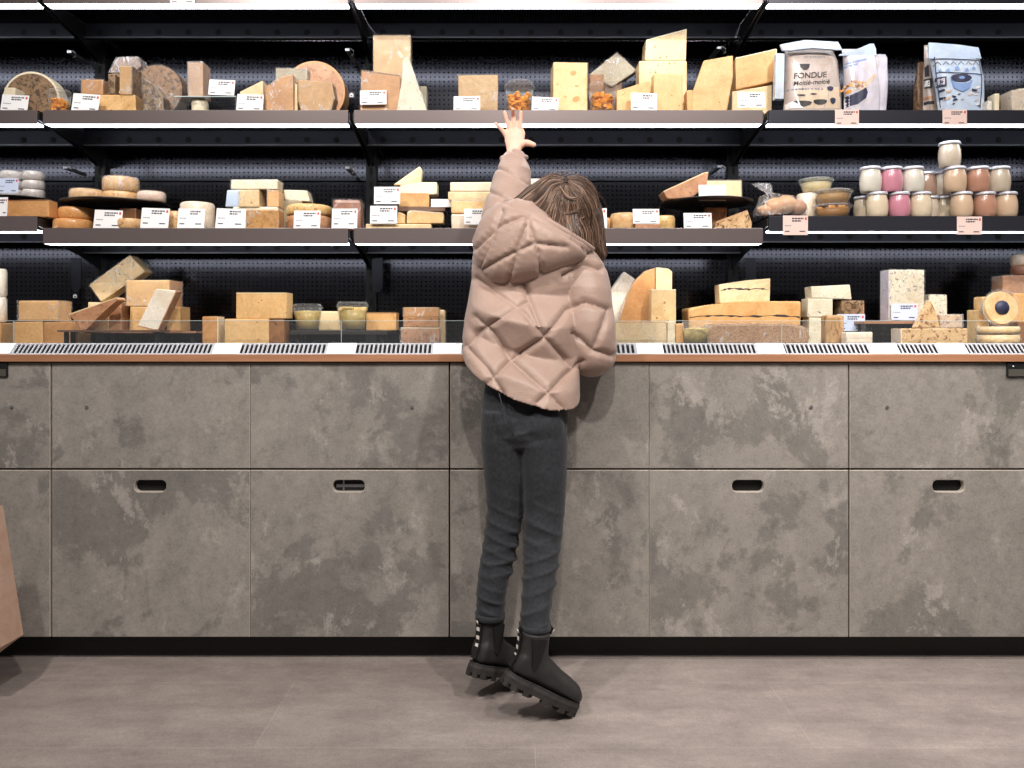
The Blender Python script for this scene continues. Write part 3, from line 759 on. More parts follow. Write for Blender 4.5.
block('cheese_block', 'silvery wrapped piece lying on top of the left wrapped pile', None, 'grain_rind', 'B', 0.30, 0.05, poly=[(109, 73), (117, 58), (138, 57), (141, 66), (134, 73)], wrap='film_strong', jit=.0005)
block('cheese_block', 'mottled piece propping up the silvery wrapped top piece', None, 'mottled', 'B', 0.30, 0.05, poly=[(111, None), (134, None), (134, 73), (111, 73)])
wheel_up('cheese_wheel', 'dark grainy wheel on edge, wrapped, right of the left wrapped pile', 157, 90, 25, 0.30, 0.07, 'grain_rind', 'grain_rind', 'B', wrap='film_white')
block('cheese_wedge', 'reddish brown wedge leaning against the dark grainy wheel', None, 'mottled', 'B', 0.23, 0.05, poly=[(144, None), (163, None), (163, 97), (155, 84), (142, 77)], wrap='film')
# clear riser
z0 = ZB; zt = WZ(96, 0.215)
root = empty('acrylic_riser', (WX(205, 0.215), 0.26, z0)); tag(root, 'small clear acrylic riser carrying the silver labelled block', 'riser')
xa = WX(174, 0.215)-WX(205, 0.215); xb = -xa; h = zt-z0
MB().box(xa, xb, -0.045, 0.045, h-0.003, h).build('top_plate', M['plastic'], root)
MB().box(xa, xb, -0.0458, -0.0448, h-0.003, h).build('front_edge', M['glass_edge'], root)
for s_ in (xa, xb-0.003): MB().box(s_, s_+.003, -.045, .045, 0, h-.003).build('side_plate', M['plastic'], root)
block('cheese_block', 'narrow upright block with a silver label on the clear riser', (188, 210, 62.5, None), 'tan', zt+.0005, 0.225, 0.06, poly=None, wrap='film_strong', rind=1, rmat='tan_orange')
price('white price tag standing on the clear riser', (208, 234, 79, 95), Y=0.222, base='B', roll=2)
round_('cheese_round', 'small pale round under the clear riser', (192, 208, 101, None), 'cream', 'B', 0.262)
wheel_up('cheese_wheel', 'big tan half wheel on edge behind the wrapped wedges, upper shelf left', 314, 92, 31, 0.35, 0.07, 'pink_rind', 'tan_orange', 'B')
block('cheese_block', 'flat grey green slab behind the two wrapped tan wedges', None, 'greygreen', 'B', 0.275, 0.04, poly=[(275, None), (306, None), (308, 69), (276, 68)], wrap='film')
block('cheese_wedge', 'small pale wedge behind the price tag left of the tan wedges', None, 'pale', 'B', 0.222, 0.05, poly=[(240, None), (264, None), (263, 80), (240, 92)])
price('white price tag in front of the small pale wedge on the upper shelf', (236, 262.5, 93.5, None), base='B', roll=2)
block('cheese_wedge', 'glossy tan wedge with a high right tip, beside the small pale wedge', None, 'tan_orange', 'B', 0.215, 0.055, poly=[(265, None), (293, None), (293.5, 74), (284, 76), (265, 87)], wrap='film')
block('cheese_wedge', 'thin pale piece squeezed between the two glossy tan wedges', (294, 300, 84, None), 'pale', 'B', 0.225, 0.04)
block('cheese_wedge', 'tan wedge with white shiny film stripes in front of the half wheel', None, 'tan', 'B', 0.215, 0.055, poly=[(301, None), (330, None), (334, 98), (332, 82), (298, 79), (298, 101)], wrap='film_white')
# ------------------------------------------------------------------ upper shelf, middle
block('cheese_block', 'tall flat tan slab in film, standing behind the orange tan block', (373, 412, 35, None), 'tan_film', 'B', 0.30, 0.035, wrap='film')
block('cheese_block', 'orange tan block with a darker top in front of the tall slab', None, 'tan_orange', 'B', 0.225, 0.06, poly=[(360, None), (400, None), (400, 76), (361, 70)], rind=2, rmat='brown_rind', wrap='film')
price('white price tag leaning on the orange tan block', (360, 386.5, 90, 104.5), Y=0.212, base='B', lean=4, roll=-1)
root = block('cheese_wedge', 'tall narrow wedge in crinkled white cellophane beside the tall slab', None, 'cream', 'B', 0.212, 0.05, poly=[(396, None), (428, None), (417, 82), (409, 57), (403, 60), (402, 84)], wrap='film_strong')
block('cheese_block', 'small grey piece peeking out right of the cellophane wedge', (420, 428, 86, None), 'greygreen', 'B', 0.30, 0.04)
block('cheese_block', 'squat tan block in film with a bright foot, near the reaching hand', (458.5, 498, 75, None), 'tan_film', 'B', 0.235, 0.05, wrap='film', rind=0, rmat='white_paste')
price('white price tag in front of the squat tan block near the hand', (453.5, 480, 95.5, None), base='B')
tub('clear tub of orange cubes right above the reaching fingers', (504, 535, 83, None), 0.24, 'carrot', 'B', group='tubs of orange cubes')
price('white price tag between the tub above the fingers and the block with holes', (531.5, 558, 96.5, None), base='B', roll=3)
block('cheese_block', 'tall pale block with big round holes in its face', (551, 587, 62, None), 'emmental', 'B', 0.232, 0.07, rind=1, rmat='brown_rind', yaw=4,
      spots=[(572.5, 73, 3.2, 2.4, 0.2), (576, 86, 2.2, 1.0, 0), (575.5, 99, 4, 2.8, 0.4), (564.5, 97, 1.6, 0.9, 0), (556.5, 84.5, 1.2, .8, 0)])
block('cheese_block', 'brown rinded block behind the second tub of orange cubes', (588, 604, 74, None), 'brown_rind', 'B', 0.315, 0.05)
block('cheese_block', 'tilted film wrapped square block balanced above the second tub', None, 'greygreen', 'B', 0.36, 0.045, poly=[(590, 74), (612, 87), (637, 70.5), (617, 52)], wrap='film_white', jit=.0005)
block('cheese_block', 'dark block supporting the tilted wrapped square', None, 'dark_brown', 'B', 0.37, 0.04, poly=[(604, None), (622, None), (622, 81), (612, 87.5), (604, 82.5)])
tub('clear tub of orange cubes between the block with holes and the yellow blocks', (587, 618, 84.5, None), 0.24, 'carrot', 'B', group='tubs of orange cubes')
block('cheese_wedge', 'yellow wedge with a sloping top behind a blank price tag', None, 'gold_hole', 'B', 0.225, 0.055, poly=[(617, None), (651, None), (650, 80), (617, 91)])
price('blank white price tag in front of the sloping yellow wedge', (631, 657, 92, None), base='B', kind='plain', roll=1)
block('cheese_block', 'upright pale yellow block in front of the stacked pair, upper shelf', (651, 682.5, 73.5, None), 'gold_hole', 'B', 0.222, 0.05)
zb = block('cheese_block', 'pale block with small eyes under the slanted top block', (639, 687, 61, None), 'pale_hole', 'B', 0.30, 0.07, poly=None, inner=False)
block('cheese_block', 'large slanted pale block at the very top of the stack', None, 'pale_hole', 'B', 0.30, 0.07, poly=[(645, 60.8), (686, 60.8), (687, 29), (646, 40)], jit=.0005, rind=2, rmat='cream')
block('cheese_block', 'narrow golden piece between the upright block and the leaning wedge', (683.5, 693, 90, None), 'gouda', 'B', 0.225, 0.05)
block('cheese_wedge', 'large leaning wedge with a tan rind at its foot, upper shelf', None, 'gold_hole', 'B', 0.222, 0.06, poly=[(694, None), (727, None), (733, 78), (734, 55.5), (705, 60), (692, 98)], rind=[0, 1], rmat='tan_orange', inner=False, yaw=-6)
block('cheese_block', 'golden block tilted upward to the right beside the leaning wedge', None, 'gouda', 'B', 0.31, 0.06, poly=[(736, 90), (777, 80.5), (776.5, 49), (735.5, 58)], jit=.0005, rind=[1, 2], rmat='cream')
block('cheese_block', 'pale block propping up the tilted golden block', None, 'pale', 'B', 0.31, 0.05, poly=[(732, None), (772, None), (772, 84.5), (736, 91.2), (732, 91.2)])
price('blank white price tag under the tilted golden block', (738, 765.5, 91, 107.5), Y=0.2, base='B', kind='plain')
# ------------------------------------------------------------------ bags of fondue
def text(s, size, loc, parent, mat='ink', shear=0.0, roll=0.0, name='lettering', extr=0.0002, sx=1.0, align='CENTER'):
    cu = bpy.data.curves.new(name, 'FONT'); cu.body = s; cu.size = size; cu.align_x = align; cu.shear = shear; cu.extrude = extr; cu.offset = size*0.014
    tmp = bpy.data.objects.new(name, cu); C.objects.link(tmp)
    dg = bpy.context.evaluated_depsgraph_get(); me = bpy.data.meshes.new_from_object(tmp.evaluated_get(dg))
    bpy.data.objects.remove(tmp)
    o = link(name, me, M[mat], parent, loc); o.rotation_euler = (math.pi/2, roll, 0); o.scale = (sx, 1, 1)
    return o
M['kraft_print'] = cheese('taupe_printed_film', (176, 162, 156), (190, 176, 168), scale=12, coat=0.25, bump=0.8, fine=0.02)
M['paleblue_film'] = cheese('pale_blue_film', (176, 196, 222), (206, 220, 238), scale=16, coat=0.8, bump=0.6, fine=0.01)
M['lilac_film'] = cheese('pale_lilac_film', (190, 186, 200), (214, 210, 220), scale=14, coat=0.8, bump=0.6, fine=0.02)
M['navy'] = plain('navy_print', (42, 46, 74), 0.55, coat=0.0)
M['skyblue'] = plain('sky_blue_print', (128, 156, 206), 0.55, coat=0.0)
M['beige_print'] = plain('beige_print', (206, 186, 162), 0.55, coat=0.0)
M['pot_dark'] = plain('dark_pot_print', (44, 38, 44), 0.55, coat=0.0)
from mathutils.bvhtree import BVHTree
BV = {}
def drape(root, o, off):
    """lay printed art onto the bulging front of its pouch"""
    bv = BV[root.name]; mw = Matrix.Translation(o.location) @ o.rotation_euler.to_matrix().to_4x4() @ Matrix.Diagonal((*o.scale, 1)); iv = mw.inverted()
    for v in o.data.vertices:
        p = mw @ v.co; h = bv.ray_cast(Vector((p.x, -1, p.z)), Vector((0, 1, 0)))[0]
        if h is not None: p.y = h.y-off
        v.co = iv @ p
    return o
def pouch(label, outline, Y, mat, base='B', dep=0.035, name='fondue_bag', nx=14, nz=18):
    """stand-up pouch: outline left/right edges by height -> bulged closed surface, thick at the foot, thin at the top. outline: (xl, xr, y) rows from top to bottom"""
    z0 = SHELFZ[base]; rowsw = []
    for k in range(nz+1):
        t = k/nz; f = t*(len(outline)-1); i = min(int(f), len(outline)-2); u = f-i
        a, b = outline[i], outline[i+1]
        ya = WZ(a[2], Y); yb = z0 if b[2] is None else WZ(b[2], Y)
        za = ya
        ye = Y+dep*(0.05+0.95*min(1, t*1.25)); rowsw.append((WX(a[0], ye)*(1-u)+WX(b[0], ye)*u, WX(a[1], ye)*(1-u)+WX(b[1], ye)*u, za*(1-u)+yb*u, t, (a[3]*(1-u)+b[3]*u) if len(a) > 3 else 0))
    cx = (rowsw[-1][0]+rowsw[-1][1])/2
    root = empty(name, (cx, Y+dep, z0)); tag(root, label, 'food pouch', 'fondue pouches on the upper shelf')
    b = MB(); random.seed(len(label)); front = []; backv = []
    for xl, xr, z, t, sk in rowsw:
        fr, bk = [], []
        for j in range(nx+1):
            u = j/nx; th = dep*(0.04+0.96*min(1, t*1.25)**0.8)*(max(0, 1-abs(2*u-1)**5)**0.5 if 0 < u < 1 else 0)
            x = xl+(xr-xl)*u-cx; zz = z-z0+sk*0.001*(u-0.5)*(1-t)
            n_ = 0.0009*math.sin(j*1.7+t*9)*(0.3+t)
            fr.append(b.bm.verts.new((x, -th+n_-0.0004, zz))); bk.append(b.bm.verts.new((x, th*0.6+0.0004, zz)))
        front.append(fr); backv.append(bk)
    for i in range(nz):
        for j in range(nx):
            for g, fl in ((front, 0), (backv, 1)):
                q = (g[i][j], g[i+1][j], g[i+1][j+1], g[i][j+1]); f = b.bm.faces.new(q if not fl else q[::-1]); f.smooth = True
        for j, k2 in ((0, 0), (nx, nx)):
            b.bm.faces.new((front[i][j], backv[i][j], backv[i+1][j], front[i+1][j]))
    for i in (0, nz):
        for j in range(nx): b.bm.faces.new((front[i][j], front[i][j+1], backv[i][j+1], backv[i][j]))
    bo = b.build('pouch_body', M[mat], root)
    BV[root.name] = BVHTree.FromPolygons([v.co.copy() for v in bo.data.vertices], [list(p.vertices) for p in bo.data.polygons])
    return root, cx, z0
def on(root, Y, px, py, off=-0.0375):
    """local point on a pouch's front plane"""
    l = root.location
    return Vector((WX(px, Y)-l.x, Y+off-l.y+0.0, WZ(py, Y)-l.z))
YP = 0.245
# pouch 1
r1, cx, z0 = pouch('taupe pouch lettered FONDUE with a folded pale top, beside the tilted golden block', [(788, 836, 46), (787, 840, 58), (785, 841, 85), (783, 842, None)], YP, 'kraft_print', dep=0.03)
MB().prism([(WX(x, YP)-cx, WZ(y, YP)-z0) for x, y in ((780, 44.5), (805, 40), (838, 42), (842.5, 50), (838, 50), (812, 47.5), (790, 51), (782.5, 50.5))], -0.032, -0.022, 0.002).build('folded_top', M['paleblue_film'], r1)
MB().prism([(WX(x, YP)-cx, WZ(y, YP)-z0) for x, y in ((777, 52), (786, 52), (785, 98), (776, 98))], -0.02, 0.004, 0.002).build('side_gusset', M['paleblue_film'], r1)
def flat(root, name, pts, Y, yoff, mat, th=0.0006):
    l = root.location
    q = [(WX(x, Y)-l.x, WZ(y, Y)-l.z) for x, y in pts]
    if yoff > -0.02: return MB().prism(q, yoff-th, yoff).build(name, M[mat], root)
    bm_ = bmesh.new(); bm_.faces.new([bm_.verts.new((x, yoff, z)) for x, z in q])
    bmesh.ops.triangulate(bm_, faces=bm_.faces[:])
    for it in range(4):
        es = [e for e in bm_.edges if e.calc_length() > 0.007]
        if es: bmesh.ops.subdivide_edges(bm_, edges=es, cuts=1); bmesh.ops.triangulate(bm_, faces=bm_.faces[:])
    me_ = bpy.data.meshes.new(name); bm_.to_mesh(me_); bm_.free()
    LAY[0] += 1
    bv = BV[root.name]; bm_ = bmesh.new(); bm_.from_mesh(me_)
    gone = [v for v in bm_.verts if bv.ray_cast(Vector((v.co.x, -1, v.co.z)), Vector((0, 1, 0)))[0] is None]
    if len(gone) < len(bm_.verts): bmesh.ops.delete(bm_, geom=gone, context='VERTS')
    bm_.to_mesh(me_); bm_.free()
    o = link(name, me_, M[mat], root)
    return drape(root, o, 0.0006+0.00003*LAY[0]+(0.0006 if name in ('picture_pot', 'picture_fork', 'picture_label', 'food_picture', 'bowl_mark', 'round_logo') else 0)-(0.0004 if name == 'table_picture' else 0))
LAY = [0]
F1 = -0.0325
flat(r1, 'bowl_logo', [(801, 62.5), (811.5, 62.5), (810.5, 66.5), (808, 69), (804.5, 69), (802, 66.5)], YP, F1, 'pot_dark')
text('FONDUE', 0.0255, Vector((WX(811, YP)-cx, F1-0.001, WZ(77.2, YP)-z0)), r1, 'pot_dark', shear=0.15, roll=-0.05, name='fondue_lettering')
text('Moitié-moitié', 0.0205, Vector((WX(812, YP)-cx, F1-0.001, WZ(84, YP)-z0)), r1, 'pot_dark', shear=0.25, roll=-0.06, name='variety_lettering')
drape(r1, [c_ for c_ in r1.children if c_.name.startswith('variety')][0], 0.0009); drape(r1, [c_ for c_ in r1.children if c_.name.startswith('fondue_l')][0], 0.0009)
for k, (xa, xb, yy) in enumerate(((803, 830, 51.5), (806, 826, 55))):
    q = MB(); random.seed(k); x = xa
    while x < xb: q.box(WX(x, YP)-cx, WX(x+1.8, YP)-cx, F1-0.0012, F1+.004, WZ(yy+.6, YP)-z0, WZ(yy-.6, YP)-z0); x += random.uniform(2.1, 3.4)
    drape(r1, q.build('small_print', M['ink_grey'], r1), 0.0008)
q = MB(); random.seed(5); x = 789
while x < 822: q.box(WX(x, YP)-cx, WX(x+random.uniform(1, 2.6), YP)-cx, F1-0.0016, F1+.002, WZ(89.5, YP)-z0, WZ(88.0, YP)-z0); x += 3.2
drape(r1, q.build('description_line', M['ink_grey'], r1), 0.0008)
flat(r1, 'table_picture', [(783.5, 91), (840, 86), (841, 108), (783.5, 108)], YP, F1-.0002, 'beige_print')
for (xa, xb, ya, yb, mt) in ((790, 812, 98, 107, 'pot_dark'), (813, 827, 97, 105, 'pot_dark'), (827, 834, 84, 91, 'navy'), (797, 806, 93.5, 96, 'pot_dark'), (810, 817, 92.5, 95, 'pot_dark'), (830, 836, 95, 104, 'navy'), (784, 791, 104, 108, 'pot_dark')):
    n = 10; c_ = ((xa+xb)/2, (ya+yb)/2); flat(r1, 'picture_pot', [(c_[0]+(xb-xa)/2*math.cos(2*math.pi*k/n), c_[1]+(yb-ya)/2*math.sin(2*math.pi*k/n)*(1 if math.sin(2*math.pi*k/n) > 0 else 0.45)) for k in range(n)], YP, F1-.001, mt, .0006)
flat(r1, 'picture_fork', [(795, 94), (796.5, 94), (801, 107), (799, 107)], YP, F1-.002, 'white')
flat(r1, 'picture_label', [(786, 103), (793, 101), (803, 107), (803, 108), (786, 108)], YP, F1-.002, 'white')
# pouch 2 (food picture) and the plain pouch behind it
r2b, c2b, _ = pouch('plain lilac edge of a pouch behind the pouch with a food picture', [(872, 888, 52), (872, 889, 56), (868, 888, 80), (866, 884, None)], 0.33, 'lilac_film', dep=0.02)
r2, cx2, z02 = pouch('pale pouch with a picture of a loaded serving pot, sloping top edge', [(845, 877, 46), (845, 878, 54), (844, 879, 75), (844, 879, None)], YP, 'lilac_film', dep=0.028)
flat(r2, 'sloping_top', [(841, 54), (841, 53), (860, 47), (872, 42), (876, 42), (878, 47), (878.5, 54)], YP, -0.010, 'paleblue_film', .004)
for k, (xa, xb, yy, sl_) in enumerate(((843, 868, 60.5, -.22), (843, 859, 63.5, -.2))):
    flat(r2, 'heading_line', [(xa, yy+2), (xb, yy+2+sl_*(xb-xa)), (xb, yy+3.6+sl_*(xb-xa)), (xa, yy+3.8)], YP, -0.0315, 'skyblue')
flat(r2, 'serving_pot', [(841, 96), (852, 94.5), (860, 91), (866, 87), (868, 92), (866, 98), (858, 104), (845, 107), (841, 105)], YP, -0.0322, 'navy')
random.seed(3)
fc = ['carrot', 'gouda', 'reddish', 'herb', 'cream', 'orange', 'pink_rind', 'dark_brown']
for k in range(22):
    x = 841+k*1.15+random.uniform(-.5, .5); y = 93-(k*0.35)-random.uniform(-1, 9)*(1-abs(k-10)/14); s = random.uniform(1.0, 2.4)
    flat(r2, 'food_picture', [(x-s, y), (x, y+s*.8), (x+s, y+.3), (x+s*.4, y-s*.9), (x-s*.5, y-s*.7)], YP, -0.0330, fc[k % 8])
flat(r2, 'baguette_picture', [(858, 88), (875, 73), (878, 75), (868, 86), (862, 90)], YP, -0.0315, 'pink_white')
flat(r2, 'round_logo', [(843, 75), (847, 74), (849, 77), (847, 80), (843, 80)], YP, -0.0315, 'navy')
# pouches 3: blue and black illustrated ones
r3b, c3b, _ = pouch('dark half hidden pouch behind the blue illustrated pouch', [(921, 934, 60), (917, 932, 75), (914, 930, 90), (913, 928, None)], 0.36, 'grain_rind', dep=0.02)
r3c, c3c, _ = pouch('second illustrated pouch standing right behind the blue one', [(927, 950, 43), (926, 950, 60), (923, 950, 80), (923, 950, None)], 0.30, 'kraft_print', dep=0.02)
def cut_art(root, rects, Y, off):
    for xa, xb, ya, yb, mt in rects: flat(root, 'picture_patch', [(xa, ya), (xb, ya), (xb, yb), (xa, yb)], Y, off-.002, mt)
cut_art(r3c, [(925, 932, 78, 88, 'pot_dark'), (925.5, 930, 80, 86, 'white'), (924, 933, 96, 99, 'pink_rind'), (924, 934, 101, 104, 'pot_dark'), (927, 930, 64, 76, 'pot_dark')], 0.30, -0.0215)
r3, cx3, z03 = pouch('pale blue pouch framed in navy with an illustrated bowl between leaf shapes', [(931, 981, 45), (932, 983, 55), (934, 984.5, 76), (939, 982, None)], YP, 'paleblue_film', dep=0.03)
flat(r3, 'top_band', [(931, 57), (931, 41), (940, 41.5), (960, 43), (981, 46), (984, 57)], YP, -0.012, 'paleblue_film', .005)
F3 = -0.0325
for a, b in (((934, 57), (982, 59)), ((934, 57), (936, 78)), ((936, 78), (940, 108)), ((982, 59), (983, 78)), ((983, 78), (980, 108)), ((936, 71), (983, 74))):
    dx, dy = b[0]-a[0], b[1]-a[1]; l = math.hypot(dx, dy); nx_, ny_ = -dy/l*.55, dx/l*.55
    flat(r3, 'frame_line', [(a[0]+nx_, a[1]+ny_), (b[0]+nx_, b[1]+ny_), (b[0]-nx_, b[1]-ny_), (a[0]-nx_, a[1]-ny_)], YP, F3, 'navy')
x = 937
while x < 979:
    for (da, db) in (((0, 64), (3, 60.5)), ((3, 60.5), (6, 64))):
        a = (x+da[0], da[1]); b = (x+db[0], db[1]); flat(r3, 'zigzag', [(a[0], a[1]+.5), (b[0], b[1]+.5), (b[0], b[1]-.5), (a[0], a[1]-.5)], YP, F3, 'navy')
    x += 7.5
for (x, y, s) in ((942, 69, 2), (949, 70, 2.6), (958.5, 67.5, 3.2), (968, 69, 2.4), (975, 67, 2.2)):
    flat(r3, 'leaf_shape', [(x+s*math.cos(2*math.pi*k/9)*(1 if k % 2 else .6), y+s*math.sin(2*math.pi*k/9)*(1 if k % 2 else .6)) for k in range(9)], YP, F3, 'skyblue')
ell = lambda x, y, a, b, n=20: [(x+a*math.cos(2*math.pi*k/n), y+b*math.sin(2*math.pi*k/n)) for k in range(n)]
flat(r3, 'bowl_opening', ell(961.5, 77.5, 10.5, 4.2), YP, F3-.0008, 'navy')
flat(r3, 'bowl_body', [(950.5, 79), (956, 82.5), (962, 83.5), (968, 82.5), (973, 79), (970, 88), (962, 92), (954, 88)], YP, F3-.0004, 'skyblue')
flat(r3, 'bowl_mark', ell(962, 77.5, 3, 1.6, 8), YP, F3-.0014, 'skyblue')
cut_art(r3, [(939, 947, 76, 86, 'navy'), (940.5, 945.5, 77.5, 84, 'lilac_film'), (942, 944, 79, 82.5, 'navy')], YP, F3-.001)
random.seed(9)
for k in range(20):
    x, y = random.uniform(941, 979), random.uniform(88, 106); s = random.uniform(1, 2.8); an = random.choice((0.5, -0.5, .3))
    if abs(x-962) < 10 and y < 93: continue
    flat(r3, 'picture_patch', [(x-s, y-s*.5), (x+s, y-s*.5-an*s), (x+s, y+s*.3-an*s), (x-s, y+s*.4)], YP, F3-.0012, random.choice(['navy', 'white', 'pink_white', 'pot_dark', 'red' if k % 9 == 0 else 'navy', 'lilac_film']))
price('white price tag on the topmost fascia above the narrow silver labelled block', (170, 195, -7, 3), Y=0.176, kind='plain', lean=0)
price('pink price tag clipped to the fascia under the picture pouch', (835, 859, 109.5, 125.5), Y=0.176, kind='pink', lean=0, group='pink price tags on the shelf fascia')
price('pink price tag clipped to the fascia under the blue illustrated pouch', (942.6, 967, 109.5, 125.2), Y=0.176, kind='pink', lean=0, group='pink price tags on the shelf fascia')
block('cheese_wedge', 'small white piece right of the blue illustrated pouch', (983, 992, 101, None), 'white_paste', 'B', 0.22, 0.04, wrap='film')
block('cheese_block', 'narrow cream piece between the pouches and the wrapped block at the right edge', (991, 1000, 93.5, None), 'cream', 'B', 0.24, 0.04)
block('cheese_block', 'pale block in loose film at the right edge of the upper shelf', (1000, 1032, 89.5, None), 'bloomy', 'B', 0.22, 0.06, wrap='film_white')
block('cheese_block', 'cream block under loose film behind the pale one at the right edge', (1006, 1036, 88.5, None), 'cream', 'B', 0.30, 0.06)

# ------------------------------------------------------------------ middle shelf, far left
for lvl in range(3):
    for k, cx_ in enumerate((14, 34)):
        y1 = 199-lvl*9; nm = ['bottom', 'middle', 'top'][lvl]
        lab = 'grey paper wrapped roll, %s one of the %s column of the far left stack' % (nm, ['left', 'right'][k])
        round_('wrapped_roll', lab, (cx_-11-(k == 0)*2, cx_+10, y1-8.7, y1), 'grey_wrap', 'S', 0.34, group='grey wrapped rolls in the far left stack')
zst = stand('display_stand', 'low dark stand under the grey wrapped rolls', -8, 50, 199.3, 0.34, 'S')
block('cheese_wedge', 'flat cheese with a thick brown crust at the end of the far left shelf', (7, 58, 200, None), 'tan_orange', 'S', 0.20, 0.05, rind=2, rmat='brown_rind')
price('white and blue label on the grey wrapped rolls', (-2, 18, 178, 193), Y=0.222, kind='blue', lean=3)
price('small white label at the left end of the far left shelf', (-6, 7, 197, None), Y=0.195, base='S', kind='white', lean=4)

# ------------------------------------------------------------------ middle shelf, left of the child
zs1 = stand('display_stand', 'round dark stand carrying small round cheeses, middle shelf left', 66, 168, 204.6, 0.345, 'C')
round_('cheese_round', 'small round cheese with a dark glossy top at the left of the round stand', (71, 103, 190.5, None), 'crust_round', zs1, 0.30, top='dark_top', wrap='film')
round_('cheese_round', 'pale golden round on the stand under the tall dark topped one', (103, 138, 193, None), 'crust_round', zs1, 0.33)
round_('cheese_round', 'tall round with a dark top at the summit of the round stand', (104, 138, 178.5, 192.8), 'crust_round', 'C', 0.33, top='dark_top', wrap='film')
round_('cheese_round', 'pinkish white round in film at the right of the round stand', (138, 165, 192.5, None), 'pink_white', zs1, 0.30, wrap='film_white')
round_('cheese_round', 'lower orange washed rind round left of the first price tag', (55, 92, 220.3, None), 'orange_round', 'C', 0.262)
round_('cheese_round', 'upper orange washed rind round resting on another', (60, 93, 208.5, 220.1), 'orange_round', 'C', 0.27)
block('cheese_block', 'dark brown block between the two tags below the round stand', (119, 142, 208.5, None), 'dark_brown', 'C', 0.24, 0.04)
round_('cheese_round', 'flat tan round between the first two price tags', (118, 143, 219.5, None), 'crust_round', 'C', 0.222)
price('white price tag in front of the orange washed rounds', (93, 121, 209.5, None), base='C', roll=2)
price('white price tag at the right under the round stand', (140, 168, 207.5, None), base='C', roll=2)
round_('cheese_round', 'small tan round right of the tag under the round stand', (166, 184, 212, None), 'crust_round', 'C', 0.25)
round_('cheese_round', 'pale bloomy round behind the brightly lit price tag', (181, 214, 203.5, None), 'bloomy', 'C', 0.285)
price('brightly lit price tag in front of the pale bloomy round', (177, 204, 208, None), base='C', kind='plain', roll=1)
price('white price tag left of the coarse orange block', (215, 244.5, 208, None), base='C', kind='plain', roll=2)
block('cheese_block', 'coarse orange block in film, front row of the middle shelf', (246, 284, 209.5, None), 'yellow_tex', 'C', 0.21, 0.06, wrap='film')
b1 = block('cheese_block', 'pale block under the wrapped pile, right behind the coarse orange block', (233, 285, 207, None), 'cream', 'C', 0.30, 0.08)
block('cheese_block', 'blue and white packet at the left of the wrapped pile', None, 'paleblue_film', 'C', 0.30, 0.06, poly=[(225, 206.9), (238, 206.9), (244, 189.5), (227, 190)], jit=.0005, cat='packet')
block('cheese_block', 'yellowish block in crumpled film at the centre of the wrapped pile', (238.5, 266, 189.6, 206.9), 'pale_hole', 'C', 0.295, 0.07, wrap='film_white', jit=.0006)
block('cheese_block', 'golden piece in film at the right of the crumpled one', (267, 284, 190, 206.9), 'gouda', 'C', 0.30, 0.06, wrap='film', jit=.0006)
block('cheese_block', 'long pale wrapped bar on top of the wrapped pile', (231, 283, 179.5, 189.2), 'cream', 'C', 0.30, 0.06, wrap='film', jit=.0006)
block('cheese_block', 'grey green lower block right of the wrapped pile', (283, 306, 200, None), 'greygreen', 'C', 0.36, 0.05)
block('cheese_block', 'thin pale slab resting at the right of the wrapped pile', None, 'cream', 'C', 0.36, 0.05, poly=[(285, 199.7), (310, 201.5), (307, 190.5), (283, 189.5)], jit=.0005, wrap='film')
round_('cheese_round', 'wide speckled golden round behind the tag in the middle of the left shelf', (287, 332, 206.5, 217), 'speckled', 'C', 0.30)
round_('cheese_round', 'low dusky round under the wide speckled one', (287, 332, 217.3, None), 'pink_rind', 'C', 0.30)
price('white price tag in front of the wide speckled round', (293.5, 320, 210, None), base='C')
block('cheese_block', 'reddish brown rinded loaf across the shelf joint left of the child', (333, 364, 199.5, None), 'reddish', 'C', 0.23, 0.06, wrap='film_white', bev=0.010)
price('white price tag on the reddish brown loaf', (331.5, 357, 208, None), base='C')

# ------------------------------------------------------------------ middle shelf, behind the child
block('cheese_block', 'flat pale base slab left end of the stacked wedges', (366, 433, 223.5, None), 'pale', 'C', 0.205, 0.05)
zz = WZ(223.5, 0.205)
block('cheese_wedge', 'small brie piece left of the larger brie wedge', None, 'brie_side', 'C', 0.215, 0.04, poly=[(396, 223.3), (405, 223.3), (405, 214), (398, 211.5)], jit=.0004)
block('cheese_wedge', 'brie wedge with white rind on the flat pale base slab', None, 'brie_side', 'C', 0.213, 0.045, poly=[(406.5, 223.3), (443, 223.3), (443.5, 213), (411, 210.5), (407, 212.5)], rind=[2, 3], rmat='bloomy', jit=.0004)
zt2 = tray('display_tray', 'dark rectangular tray behind the brie wedge', 371, 445, 206.8, 0.27, 0.38, 'C', 'board_dark', 0.014)
block('cheese_block', 'pale brown block at the centre of the stacked wedges', (399, 431, 192.5, None), 'tan', zt2+.0002, 0.275, 0.06, rind=2, rmat='bloomy')
block('cheese_block', 'pale slab lying on the pale brown block', None, 'cream', 'C', 0.275, 0.06, poly=[(400, 192.2), (432, 194.5), (437, 194), (437, 182), (418, 182), (400, 185)], jit=.0004)
block('cheese_wedge', 'pointed pale wedge on top of the stacked pieces left of the child', None, 'pale', 'C', 0.295, 0.03, poly=[(393, 184.8), (400, 184.7), (421, 181.8), (422.5, 170), (419.5, 166)], jit=.0004)
price('grey blank card at the right of the stacked wedges', (431, 451, 199, 207), Y=0.268, kind='blank', lean=3)
price('upper of two white price tags left of the stacked wedges', (374, 400, 186.5, 204), Y=0.225, lean=5)
price('lower of two white price tags left of the stacked wedges', (370, 397, 205.5, 223.5), Y=0.194, base='C', lean=5)
block('cheese_wedge', 'lower half of the pale brie pair beside the raised arm', (451, 493, 213.5, None), 'bloomy', 'C', 0.23, 0.07, bev=0.006)
